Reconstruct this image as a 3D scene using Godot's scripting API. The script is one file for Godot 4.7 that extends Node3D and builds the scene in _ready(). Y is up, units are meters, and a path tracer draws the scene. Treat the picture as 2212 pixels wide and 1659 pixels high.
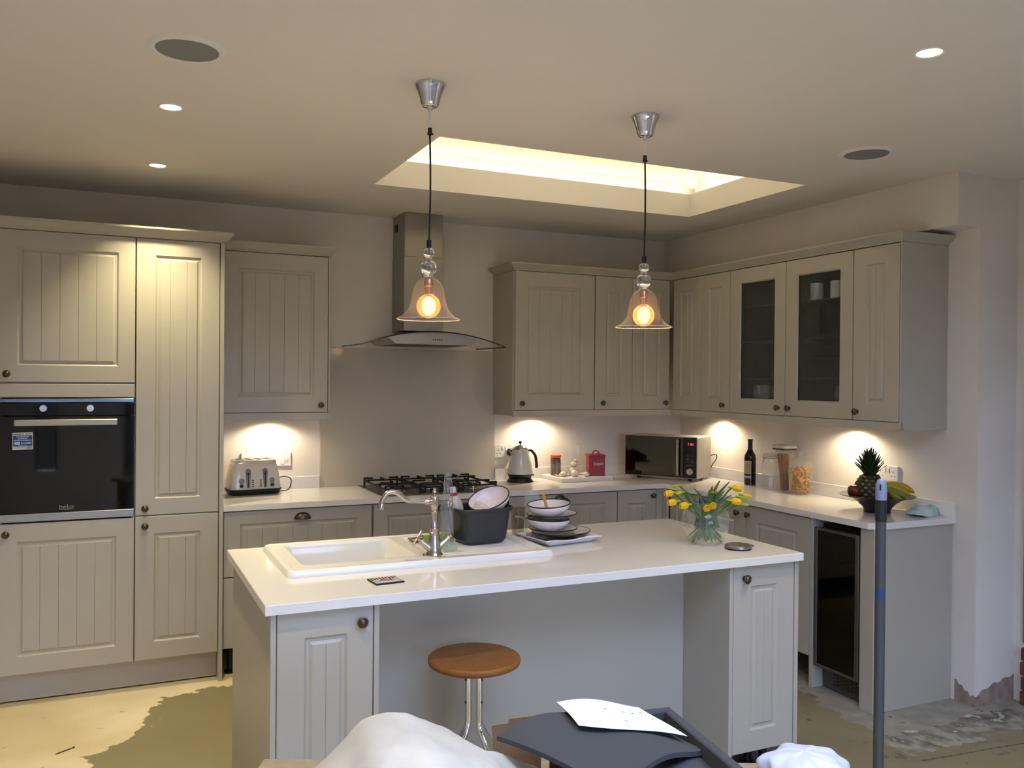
extends Node3D
# Kitchen with an island, drawn in metres. Back wall at z = 0, right wall at x = 0, floor at y = 0.

class MB:
	var v := PackedVector3Array()
	var n := PackedVector3Array()
	var uv := PackedVector2Array()
	var t := Transform3D.IDENTITY

	func tri(a: Vector3, b: Vector3, c: Vector3, na: Vector3, nb: Vector3, nc: Vector3, ua := Vector2.ZERO, ub := Vector2.ZERO, uc := Vector2.ZERO) -> void:
		var g := (b - a).cross(c - a)
		if g.length_squared() < 1e-18:
			return
		var pa := t * a
		var pb := t * b
		var pc := t * c
		var qa := (t.basis * na).normalized()
		var qb := (t.basis * nb).normalized()
		var qc := (t.basis * nc).normalized()
		if g.dot(na + nb + nc) > 0.0:
			v.append(pa); v.append(pc); v.append(pb)
			n.append(qa); n.append(qc); n.append(qb)
			uv.append(ua); uv.append(uc); uv.append(ub)
		else:
			v.append(pa); v.append(pb); v.append(pc)
			n.append(qa); n.append(qb); n.append(qc)
			uv.append(ua); uv.append(ub); uv.append(uc)

	# flat quad, perimeter order; its normal points the way of «out»
	func quad(a: Vector3, b: Vector3, c: Vector3, d: Vector3, out: Vector3) -> void:
		var g := (b - a).cross(c - a)
		if g.length_squared() < 1e-18:
			g = (c - a).cross(d - a)
		if g.length_squared() < 1e-18:
			return
		g = g.normalized()
		if g.dot(out) < 0.0:
			g = -g
		tri(a, b, c, g, g, g, Vector2(0, 1), Vector2(1, 1), Vector2(1, 0))
		tri(a, c, d, g, g, g, Vector2(0, 1), Vector2(1, 0), Vector2(0, 0))

	func box(c: Vector3, s: Vector3, bev := 0.0) -> void:
		var h := s * 0.5
		var b := minf(bev, minf(h.x, minf(h.y, h.z)) * 0.9)
		var p := func(sx: float, sy: float, sz: float, ax: int) -> Vector3:
			var r := Vector3(sx * (h.x - b), sy * (h.y - b), sz * (h.z - b))
			r[ax] = [sx * h.x, sy * h.y, sz * h.z][ax]
			return c + r
		for s1 in [-1.0, 1.0]:
			quad(p.call(s1, -1.0, -1.0, 0), p.call(s1, 1.0, -1.0, 0), p.call(s1, 1.0, 1.0, 0), p.call(s1, -1.0, 1.0, 0), Vector3(s1, 0, 0))
			quad(p.call(-1.0, s1, -1.0, 1), p.call(1.0, s1, -1.0, 1), p.call(1.0, s1, 1.0, 1), p.call(-1.0, s1, 1.0, 1), Vector3(0, s1, 0))
			quad(p.call(-1.0, -1.0, s1, 2), p.call(1.0, -1.0, s1, 2), p.call(1.0, 1.0, s1, 2), p.call(-1.0, 1.0, s1, 2), Vector3(0, 0, s1))
		if b <= 0.0:
			return
		for s1 in [-1.0, 1.0]:
			for s2 in [-1.0, 1.0]:
				quad(p.call(s1, s2, -1.0, 0), p.call(s1, s2, 1.0, 0), p.call(s1, s2, 1.0, 1), p.call(s1, s2, -1.0, 1), Vector3(s1, s2, 0))
				quad(p.call(s1, -1.0, s2, 0), p.call(s1, 1.0, s2, 0), p.call(s1, 1.0, s2, 2), p.call(s1, -1.0, s2, 2), Vector3(s1, 0, s2))
				quad(p.call(-1.0, s1, s2, 1), p.call(1.0, s1, s2, 1), p.call(1.0, s1, s2, 2), p.call(-1.0, s1, s2, 2), Vector3(0, s1, s2))
				for s3 in [-1.0, 1.0]:
					var o := Vector3(s1, s2, s3)
					tri(p.call(s1, s2, s3, 0), p.call(s1, s2, s3, 1), p.call(s1, s2, s3, 2), o, o, o)

	# box between two corners
	func bx(a: Vector3, b: Vector3, bev := 0.0) -> void:
		box((a + b) * 0.5, (b - a).abs(), bev)

	# smooth grid: f(u, v) for u, v in 0..1; the normal is dv x du, or the opposite with flip
	func grid(nu: int, nv: int, f: Callable, wrap := false, flip := false) -> void:
		var p := PackedVector3Array()
		for j in nv + 1:
			for i in nu + 1:
				p.append(f.call(float(i) / nu, float(j) / nv))
		var w := nu + 1
		var nn := PackedVector3Array()
		nn.resize(p.size())
		nn.fill(Vector3.ZERO)
		var sg := -1.0 if flip else 1.0
		for j in nv:
			for i in nu:
				var a := j * w + i
				var g := (p[a + w] - p[a]).cross(p[a + 1] - p[a]) + (p[a + w + 1] - p[a + 1]).cross(p[a + w + 1] - p[a + w])
				g *= sg
				nn[a] += g; nn[a + 1] += g; nn[a + w] += g; nn[a + w + 1] += g
		if wrap:
			for j in nv + 1:
				var g := nn[j * w] + nn[j * w + nu]
				nn[j * w] = g
				nn[j * w + nu] = g
		for i in nn.size():
			nn[i] = nn[i].normalized() if nn[i].length_squared() > 1e-24 else Vector3.UP
		for j in nv:
			for i in nu:
				var a := j * w + i
				var u0 := float(i) / nu
				var u1 := float(i + 1) / nu
				var v0 := float(j) / nv
				var v1 := float(j + 1) / nv
				tri(p[a], p[a + 1], p[a + w + 1], nn[a], nn[a + 1], nn[a + w + 1], Vector2(u0, v0), Vector2(u1, v0), Vector2(u1, v1))
				tri(p[a], p[a + w + 1], p[a + w], nn[a], nn[a + w + 1], nn[a + w], Vector2(u0, v0), Vector2(u1, v1), Vector2(u0, v1))

	# turned shape; profile of (radius, height) drawn upwards has its outside outwards
	func lathe(pr: Array, seg := 32, sharp := 0.6) -> void:
		var runs := []
		var run := [pr[0]]
		for i in range(1, pr.size()):
			run.append(pr[i])
			if i < pr.size() - 1:
				var d1: Vector2 = (pr[i] - pr[i - 1]).normalized()
				var d2: Vector2 = (pr[i + 1] - pr[i]).normalized()
				if absf(d1.angle_to(d2)) > sharp:
					runs.append(run)
					run = [pr[i]]
		runs.append(run)
		for r in runs:
			var m: int = r.size() - 1
			grid(seg, m, func(u: float, w: float) -> Vector3:
				var q: Vector2 = r[int(round(w * m))]
				return Vector3(q.x * cos(u * TAU), q.y, q.x * sin(u * TAU)), true)

	func ball(c: Vector3, r: Vector3, seg := 20) -> void:
		grid(seg, seg / 2, func(u: float, w: float) -> Vector3:
			var a := -PI / 2 + PI * w
			return c + Vector3(r.x * cos(a) * cos(u * TAU), r.y * sin(a), r.z * cos(a) * sin(u * TAU)), true)

	func tube(pts: Array, rad, seg := 10, caps := true) -> void:
		var m := pts.size()
		var nr := []
		var tang := []
		for i in m:
			tang.append(((pts[mini(i + 1, m - 1)] - pts[maxi(i - 1, 0)]) as Vector3).normalized())
		var up: Vector3 = Vector3.UP if absf(tang[0].y) < 0.9 else Vector3.RIGHT
		var a: Vector3 = (up - tang[0] * up.dot(tang[0])).normalized()
		for i in m:
			a = (a - tang[i] * a.dot(tang[i])).normalized()
			nr.append(a)
		var at := func(i: int, u: float) -> Vector3:
			var r: float = rad[i] if rad is Array else rad
			var b: Vector3 = tang[i].cross(nr[i])
			return pts[i] + (nr[i] * cos(u * TAU) + b * sin(u * TAU)) * r
		grid(seg, m - 1, func(u: float, w: float) -> Vector3: return at.call(int(round(w * (m - 1))), u), true, true)
		if caps:
			for e in [0, m - 1]:
				var o: Vector3 = tang[e] * (-1.0 if e == 0 else 1.0)
				for k in seg:
					tri(pts[e], at.call(e, float(k) / seg), at.call(e, float(k + 1) / seg), o, o, o)

	# polygon in xy drawn out from z0 to z1
	func prism(poly: PackedVector2Array, z0: float, z1: float) -> void:
		var ix := Geometry2D.triangulate_polygon(poly)
		for k in range(0, ix.size(), 3):
			for e in [[z0, -1.0], [z1, 1.0]]:
				var o := Vector3(0, 0, e[1])
				var p := func(i: int) -> Vector3: return Vector3(poly[i].x, poly[i].y, e[0])
				tri(p.call(ix[k]), p.call(ix[k + 1]), p.call(ix[k + 2]), o, o, o)
		var cw := 1.0 if Geometry2D.is_polygon_clockwise(poly) else -1.0
		for i in poly.size():
			var a := poly[i]
			var b := poly[(i + 1) % poly.size()]
			var d := b - a
			quad(Vector3(a.x, a.y, z0), Vector3(b.x, b.y, z0), Vector3(b.x, b.y, z1), Vector3(a.x, a.y, z1), Vector3(-d.y, d.x, 0) * cw)

	# sheet with a thickness: f(u, v) is its upper face
	func sheet(nu: int, nv: int, f: Callable, th: float) -> void:
		var lo := func(u: float, w: float) -> Vector3: return f.call(u, w) - Vector3(0, th, 0)
		var mid: Vector3 = f.call(0.5, 0.5)
		var g: Vector3 = (f.call(0.5, 0.55) - mid).cross(f.call(0.55, 0.5) - mid)
		grid(nu, nv, f, false, g.y < 0)
		grid(nu, nv, lo, false, g.y >= 0)
		for k in 2:
			for i in nu:
				var a := float(i) / nu
				var b := float(i + 1) / nu
				quad(f.call(a, k), f.call(b, k), lo.call(b, k), lo.call(a, k), f.call(a, k) - f.call(a, 0.5))
			for i in nv:
				var a := float(i) / nv
				var b := float(i + 1) / nv
				quad(f.call(k, a), f.call(k, b), lo.call(k, b), lo.call(k, a), f.call(k, a) - f.call(0.5, a))

	# moulding along a path of (x, z) points; profile of (out, y), out is to the right of the way of walking times «side»
	func moulding(path: Array, prof: Array, side := 1.0) -> void:
		var m := path.size()
		var off := []
		for i in m:
			var ds := []
			if i > 0:
				ds.append(((path[i] - path[i - 1]) as Vector2).normalized())
			if i < m - 1:
				ds.append(((path[i + 1] - path[i]) as Vector2).normalized())
			var o := Vector2.ZERO
			for d in ds:
				o += Vector2(-d.y, d.x) * side
			if ds.size() == 2:
				o = o / (1.0 + ds[0].dot(ds[1]))
			off.append(o)
		var at := func(i: int, k: int) -> Vector3:
			var q: Vector2 = path[i] + off[i] * prof[k].x
			return Vector3(q.x, prof[k].y, q.y)
		var np := prof.size()
		var cen := Vector2.ZERO
		for q in prof:
			cen += q / np
		for i in m - 1:
			var d: Vector2 = (path[i + 1] - path[i]).normalized()
			var sd := Vector2(-d.y, d.x) * side
			for k in np:
				var e: Vector2 = prof[(k + 1) % np] - prof[k]
				var nn := Vector2(e.y, -e.x)
				if nn.dot((prof[k] + prof[(k + 1) % np]) * 0.5 - cen) < 0:
					nn = -nn
				quad(at.call(i, k), at.call(i + 1, k), at.call(i + 1, (k + 1) % np), at.call(i, (k + 1) % np), Vector3(sd.x * nn.x, nn.y, sd.y * nn.x))
		for i in [0, m - 1]:
			var d: Vector2 = (path[1] - path[0]) if i == 0 else (path[m - 2] - path[m - 1])
			for k in range(1, np - 1):
				var o := Vector3(-d.x, 0, -d.y)
				tri(at.call(i, 0), at.call(i, k), at.call(i, k + 1), o, o, o)

	func mesh() -> ArrayMesh:
		var a := []
		a.resize(Mesh.ARRAY_MAX)
		a[Mesh.ARRAY_VERTEX] = v
		a[Mesh.ARRAY_NORMAL] = n
		a[Mesh.ARRAY_TEX_UV] = uv
		var r := ArrayMesh.new()
		r.add_surface_from_arrays(Mesh.PRIMITIVE_TRIANGLES, a)
		return r


var M := {}
var taken := {}
var rng := RandomNumberGenerator.new()

const HC := 2.606      # ceiling
const WT := 0.915      # worktop
const WARM := Color(1.0, 0.935, 0.745)


func numbered(s: String) -> String:
	if not taken.has(s):
		taken[s] = 0
		return s
	taken[s] += 1
	return "%s_%03d" % [s, taken[s]]


func tag(o: Node, label: String, category: String, group := "") -> Node:
	o.set_meta("label", label)
	o.set_meta("category", category)
	if group:
		o.set_meta("group", group)
	return o


func thing(called: String, label: String, category: String, at := Vector3.ZERO, turn := 0.0, group := "") -> Node3D:
	var o := Node3D.new()
	o.name = numbered(called)
	add_child(o)
	o.position = at
	o.rotation.y = deg_to_rad(turn)
	tag(o, label, category, group)
	return o


func obj(called: String, mb: MB, m: Material, parent: Node = null) -> MeshInstance3D:
	var o := MeshInstance3D.new()
	o.mesh = mb.mesh()
	o.material_override = m
	if parent == null:
		o.name = numbered(called)
		add_child(o)
	else:
		o.name = called
		parent.add_child(o, true)
	return o


func struct(called: String, mb: MB, m: Material) -> MeshInstance3D:
	var o := obj(called, mb, m)
	o.set_meta("kind", "structure")
	return o


func again(src: Node3D, at: Vector3, turn: float, label := "") -> Node3D:
	var r := src.duplicate() as Node3D
	var s: String = src.name
	var re := RegEx.create_from_string("_\\d{3}$")
	r.name = numbered(re.sub(s, ""))
	add_child(r)
	r.position = at
	r.rotation.y = deg_to_rad(turn)
	if label:
		r.set_meta("label", label)
	return r


func mat(c: Color, rough := 0.5, metal := 0.0) -> StandardMaterial3D:
	var m := StandardMaterial3D.new()
	m.albedo_color = c
	m.roughness = rough
	m.metallic = metal
	return m


func glow(c: Color, e: float) -> StandardMaterial3D:
	var m := mat(Color(0.9, 0.9, 0.9), 0.5)
	m.emission_enabled = true
	m.emission = c
	m.emission_energy_multiplier = e
	return m


func pane(c: Color, rough := 0.02) -> StandardMaterial3D:
	var m := mat(c, rough)
	m.transparency = BaseMaterial3D.TRANSPARENCY_ALPHA
	return m


func noisy(m: StandardMaterial3D, freq: float, lo: Color, hi: Color, scale: float, seed_ := 1) -> StandardMaterial3D:
	var nz := FastNoiseLite.new()
	nz.seed = seed_
	nz.frequency = freq
	nz.fractal_octaves = 4
	var tx := NoiseTexture2D.new()
	tx.width = 512
	tx.height = 512
	tx.seamless = true
	tx.noise = nz
	var g := Gradient.new()
	g.set_color(0, lo)
	g.set_color(1, hi)
	tx.color_ramp = g
	m.albedo_texture = tx
	m.uv1_triplanar = true
	m.uv1_world_triplanar = true
	m.uv1_scale = Vector3.ONE * scale
	return m


func text(called: String, s: String, size: float, m: Material, parent: Node, at: Vector3, rot := Vector3.ZERO, font := "Droid Sans", depth := 0.0006) -> MeshInstance3D:
	var tm := TextMesh.new()
	var f := SystemFont.new()
	f.font_names = PackedStringArray([font])
	if font == "Droid Serif":
		f.font_italic = true
	tm.font = f
	tm.text = s
	tm.font_size = 32
	tm.pixel_size = size / 32.0
	tm.depth = depth
	tm.curve_step = 1.0
	var o := MeshInstance3D.new()
	o.mesh = tm
	o.material_override = m
	o.name = called
	parent.add_child(o, true)
	o.position = at
	o.rotation_degrees = rot
	return o


func spot(parent: Node, at: Vector3, c: Color, e: float, half: float, size := 0.03, blend := 1.0) -> void:
	var l := SpotLight3D.new()
	l.name = "lamp"
	l.light_color = c
	l.light_energy = e
	l.spot_angle = half
	l.spot_angle_attenuation = blend
	l.spot_range = 12.0
	l.spot_attenuation = 2.0
	l.light_size = size
	l.shadow_enabled = true
	parent.add_child(l, true)
	l.position = at
	l.rotation_degrees = Vector3(-90, 0, 0)


func _ready() -> void:
	rng.seed = 7
	# camera, sky, exposure
	var cam := Camera3D.new()
	cam.name = "camera"
	cam.fov = 47.652
	cam.near = 0.05
	cam.far = 100.0
	cam.position = Vector3(-3.8519, 1.5880, 5.3442)
	cam.rotation = Vector3(-0.00543, -0.43283, 0.00834)
	add_child(cam)
	var we := WorldEnvironment.new()
	we.name = "world"
	var e := Environment.new()
	e.background_mode = Environment.BG_SKY
	var sm := ProceduralSkyMaterial.new()
	sm.sky_horizon_color = Color(0.71, 0.80, 1.0)
	sm.sky_top_color = Color(0.70, 0.795, 1.0)
	sm.sky_curve = 0.25
	sm.ground_horizon_color = Color(0.16, 0.165, 0.17)
	sm.ground_bottom_color = Color(0.14, 0.145, 0.15)
	e.background_energy_multiplier = SKY_E
	sm.sun_angle_max = 1.0
	var sky := Sky.new()
	sky.sky_material = sm
	e.sky = sky
	e.tonemap_mode = Environment.TONE_MAPPER_LINEAR
	e.tonemap_exposure = 1.0
	e.sdfgi_enabled = true
	e.ssao_enabled = true
	e.ssil_enabled = true
	we.environment = e
	add_child(we)
	materials()
	lamps()
	room()
	tall_bank()
	back_run()
	right_run()
	hood_and_hob()
	island()
	sink_things()
	left_counter()
	right_counter()
	stool_and_front()


const SKY_E := 10.6
const DOWN_E := 2.9
const DOWN_F := 1.7
const LENS_E := 7.0
const UNDER_E := 0.26
const PEND_E := 0.06
const LED_E := 0.09
const RIDGE_E := 0.4


func materials() -> void:
	M.paint = mat(Color(0.70, 0.675, 0.62), 0.42)
	M.wall = noisy(mat(Color(0.90, 0.87, 0.83), 0.9), 0.006, Color(0.965, 0.96, 0.955), Color(1, 1, 1), 0.35, 3)
	M.ceil = mat(Color(0.90, 0.87, 0.83), 0.9)
	M.white = mat(Color(0.90, 0.89, 0.87), 0.6)
	M.blind = mat(Color(0.93, 0.91, 0.84), 0.8)
	M.quartz = noisy(mat(Color(0.90, 0.885, 0.86), 0.10), 0.09, Color(0.985, 0.983, 0.98), Color(1, 1, 1), 2.0, 5)
	M.splash = mat(Color(0.74, 0.705, 0.64), 0.04)
	M.knob = mat(Color(0.36, 0.32, 0.27), 0.32, 0.85)
	M.chrome = mat(Color(0.88, 0.88, 0.88), 0.06, 1.0)
	M.nickel = mat(Color(0.74, 0.70, 0.65), 0.22, 1.0)
	M.steel = mat(Color(0.62, 0.60, 0.57), 0.36, 0.9)
	M.black = mat(Color(0.025, 0.025, 0.027), 0.45)
	M.gloss = mat(Color(0.012, 0.012, 0.014), 0.05)
	M.iron = mat(Color(0.03, 0.028, 0.027), 0.7)
	M.ceramic = mat(Color(0.92, 0.91, 0.89), 0.10)
	M.plastic = mat(Color(0.88, 0.87, 0.85), 0.3)
	M.glass = pane(Color(0.93, 0.97, 0.95, 0.04))
	M.rubber = mat(Color(0.03, 0.03, 0.03), 0.8)
	M.walnut = mat(Color(0.10, 0.066, 0.042), 0.6)
	M.enamel = mat(Color(0.93, 0.89, 0.88), 0.12)
	M.rim = mat(Color(0.06, 0.035, 0.03), 0.35)
	M.plaster = noisy(mat(Color(0.66, 0.58, 0.53), 0.95), 0.02, Color(0.75, 0.74, 0.73), Color(1, 1, 1), 1.2, 8)
	M.lens = glow(Color(1.0, 0.90, 0.72), LENS_E)
	M.off = mat(Color(0.35, 0.34, 0.32), 0.3, 0.4)


func lamps() -> void:
	# recessed ceiling downlights; those behind the photographer light the room as well
	var first: Node3D = null
	for p in [[-3.65, 1.82, "round downlight in the ceiling between the round speaker and the tall cabinets"], [-3.65, 0.82, "round downlight in the ceiling nearest the tall oven cabinets"], [-1.57, 3.446, "round downlight at the upper right of the ceiling"], [-3.65, 3.45, "round downlight in the ceiling above the photographer's left"], [-0.35, 5.0, "round downlight in the ceiling behind the photographer"], [-3.95, 5.9, "round downlight in the ceiling behind and above the photographer"]]:
		var t: Node3D
		if first == null:
			t = thing("downlight", p[2], "ceiling light", Vector3(p[0], HC, p[1]), 0, "recessed ceiling downlights")
			var b := MB.new()
			b.lathe([Vector2(0.036, -0.0005), Vector2(0.037, -0.004), Vector2(0.042, -0.006), Vector2(0.046, -0.003), Vector2(0.047, 0.0)], 32)
			obj("bezel", b, M.white, t)
			var l := MB.new()
			l.lathe([Vector2(0.0, -0.0015), Vector2(0.02, -0.002), Vector2(0.036, -0.003), Vector2(0.036, -0.0005)], 28)
			obj("lens", l, M.lens, t)
			spot(t, Vector3(0, -0.012, 0), WARM, DOWN_E, 48.0, 0.03, 0.9)
			first = t
		else:
			t = again(first, Vector3(p[0], HC, p[1]), 0, p[2])
			(t.get_node("lamp") as SpotLight3D).light_energy = DOWN_F if p[1] > 3.0 else (DOWN_E if p[1] > 1.0 else DOWN_E * 0.75)
	# lights under the wall cabinets
	var fu: Node3D = null
	for p in [[-2.99, 0.105, "lit round spotlight under the wall cabinet above the toaster"], [-1.237, 0.105, "lit round spotlight under the wall cabinet above the kettle"], [-0.105, 0.517, "lit round spotlight under the wall cabinets right of the microwave"], [-0.105, 1.698, "lit round spotlight under the wall cabinets above the pineapple"]]:
		var at := Vector3(p[0], 1.3545, p[1])
		if fu == null:
			fu = thing("cabinet_spotlight", p[2], "spotlight", at, 0, "spotlights under the wall cabinets")
			var b := MB.new()
			b.lathe([Vector2(0.024, -0.0125), Vector2(0.030, -0.0125), Vector2(0.033, -0.008), Vector2(0.034, 0.0)], 28)
			obj("housing", b, M.steel, fu)
			var l := MB.new()
			l.lathe([Vector2(0.0, -0.0115), Vector2(0.024, -0.0115)], 24)
			obj("lens", l, M.lens, fu)
			spot(fu, Vector3(0, -0.02, 0), Color(1.0, 0.92, 0.785), UNDER_E, 80.0, 0.02, 0.5)
		else:
			again(fu, at, 0, p[2])
	var uo := thing("cabinet_spotlight", "unlit round spotlight under the corner wall cabinets above the microwave", "spotlight", Vector3(-0.62, 1.3545, 0.16), 0, "spotlights under the wall cabinets")
	var ub := MB.new()
	ub.lathe([Vector2(0.0, -0.012), Vector2(0.026, -0.012), Vector2(0.031, -0.009), Vector2(0.034, 0.0)], 28)
	obj("housing", ub, M.off, uo)
	pendant(Vector3(-2.853, HC, 2.488), "left glass bell pendant lamp, hanging in front of the steel hood chimney")
	pendant(Vector3(-1.986, HC, 2.510), "right glass bell pendant lamp, hanging in front of the narrow wall cabinets")


func pendant(at: Vector3, label: String) -> void:
	var t := thing("pendant_lamp", label, "pendant lamp", at, 0, "glass pendant lamps over the island")
	var b := MB.new()
	b.lathe([Vector2(0.006, -0.094), Vector2(0.010, -0.082), Vector2(0.024, -0.080), Vector2(0.030, -0.074), Vector2(0.036, -0.058), Vector2(0.043, -0.034), Vector2(0.051, -0.016), Vector2(0.055, -0.008), Vector2(0.056, -0.001)], 40, 0.9)
	obj("ceiling_rose", b, M.chrome, t)
	b = MB.new()
	b.tube([Vector3(0, -0.084, 0), Vector3(0.0, -0.158, 0)], 0.0052, 14)
	obj("stem_rod", b, M.white, t)
	b = MB.new()
	b.lathe([Vector2(0.0, -0.178), Vector2(0.0085, -0.176), Vector2(0.0085, -0.168), Vector2(0.0075, -0.166), Vector2(0.0075, -0.152), Vector2(0.0, -0.150)], 18)
	b.ball(Vector3(0.009, -0.172, 0), Vector3(0.004, 0.004, 0.004), 8)
	obj("cord_grip", b, M.black, t)
	b = MB.new()
	var pts := []
	for i in 17:
		var s := i / 16.0
		pts.append(Vector3(0.0035 * sin(s * PI), -0.17 - s * 0.376, 0))
	b.tube(pts, 0.0033, 10)
	obj("cord", b, M.black, t)
	b = MB.new()
	b.lathe([Vector2(0.0, -0.566), Vector2(0.0085, -0.566), Vector2(0.0085, -0.540), Vector2(0.004, -0.537), Vector2(0, -0.537)], 18)
	obj("cap", b, M.black, t)
	# solid glass stem of two beads, then a thin bell
	var g := MB.new()
	g.lathe([Vector2(0.0, -0.667), Vector2(0.017, -0.667), Vector2(0.018, -0.662), Vector2(0.024, -0.653), Vector2(0.0285, -0.640), Vector2(0.0285, -0.628), Vector2(0.0245, -0.617), Vector2(0.018, -0.610), Vector2(0.0125, -0.604), Vector2(0.014, -0.598), Vector2(0.020, -0.590), Vector2(0.0205, -0.581), Vector2(0.0165, -0.571), Vector2(0.0105, -0.5665), Vector2(0.0, -0.5665)], 40, 1.0)
	var sg := mat(Color(0.96, 0.98, 0.98, 0.0), 0.0)
	sg.refraction_enabled = true
	sg.refraction_scale = 0.05
	obj("glass_stem", g, sg, t)
	g = MB.new()
	g.lathe([Vector2(0.0165, -0.668), Vector2(0.022, -0.671), Vector2(0.034, -0.678), Vector2(0.046, -0.692), Vector2(0.054, -0.712), Vector2(0.058, -0.732), Vector2(0.062, -0.755), Vector2(0.069, -0.775), Vector2(0.081, -0.792), Vector2(0.098, -0.805), Vector2(0.109, -0.810), Vector2(0.1105, -0.8125), Vector2(0.108, -0.814)], 56, 1.4)
	var bm := pane(Color(1.0, 0.80, 0.66, 0.016))
	obj("bell_shade", g, bm, t)
	g = MB.new()
	var rim := []
	for i in 49:
		rim.append(Vector3(0.1095 * cos(i * TAU / 48), -0.8125, 0.1095 * sin(i * TAU / 48)))
	g.tube(rim, 0.0016, 8, false)
	obj("shade_rim", g, pane(Color(1.0, 0.88, 0.78, 0.35)), t)
	b = MB.new()
	b.lathe([Vector2(0.0, -0.735), Vector2(0.012, -0.735), Vector2(0.0135, -0.722), Vector2(0.0135, -0.700), Vector2(0.016, -0.698), Vector2(0.016, -0.676), Vector2(0.012, -0.670), Vector2(0.0, -0.6695)], 24)
	obj("lamp_holder", b, mat(Color(0.72, 0.55, 0.45), 0.25, 0.9), t)
	var bulb := thing("globe_bulb", label.replace("glass bell pendant lamp, hanging", "round amber filament bulb, glowing"), "light bulb", at + Vector3(0, -0.7675, 0), 0, "bulbs in the pendant lamps")
	b = MB.new()
	var pr := []
	for i in 15:
		var a := -PI / 2 + (PI * 0.885) * i / 14.0
		pr.append(Vector2(0.042 * cos(a), 0.042 * sin(a)))
	pr.append(Vector2(0.0125, 0.043))
	b.lathe(pr, 32, 1.4)
	var gm := pane(Color(1.0, 0.72, 0.42, 0.42))
	gm.emission_enabled = true
	gm.emission = Color(1.0, 0.62, 0.28)
	gm.emission_energy_multiplier = PEND_E * 8.0
	obj("globe", b, gm, bulb)
	b = MB.new()
	b.ball(Vector3(0, 0.0, 0), Vector3(0.024, 0.033, 0.024), 20)
	obj("filament", b, glow(Color(1.0, 0.86, 0.55), PEND_E * 60.0), bulb)
	b = MB.new()
	b.lathe([Vector2(0.0, 0.033), Vector2(0.0122, 0.033), Vector2(0.0122, 0.038), Vector2(0, 0.039)], 20)
	obj("cap", b, M.nickel, bulb)
	var l := OmniLight3D.new()
	l.name = "lamp"
	l.light_color = Color(1.0, 0.88, 0.68)
	l.light_energy = PEND_E
	l.omni_range = 12.0
	l.omni_attenuation = 2.0
	l.light_size = 0.02
	l.shadow_enabled = true
	bulb.add_child(l, true)


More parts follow.
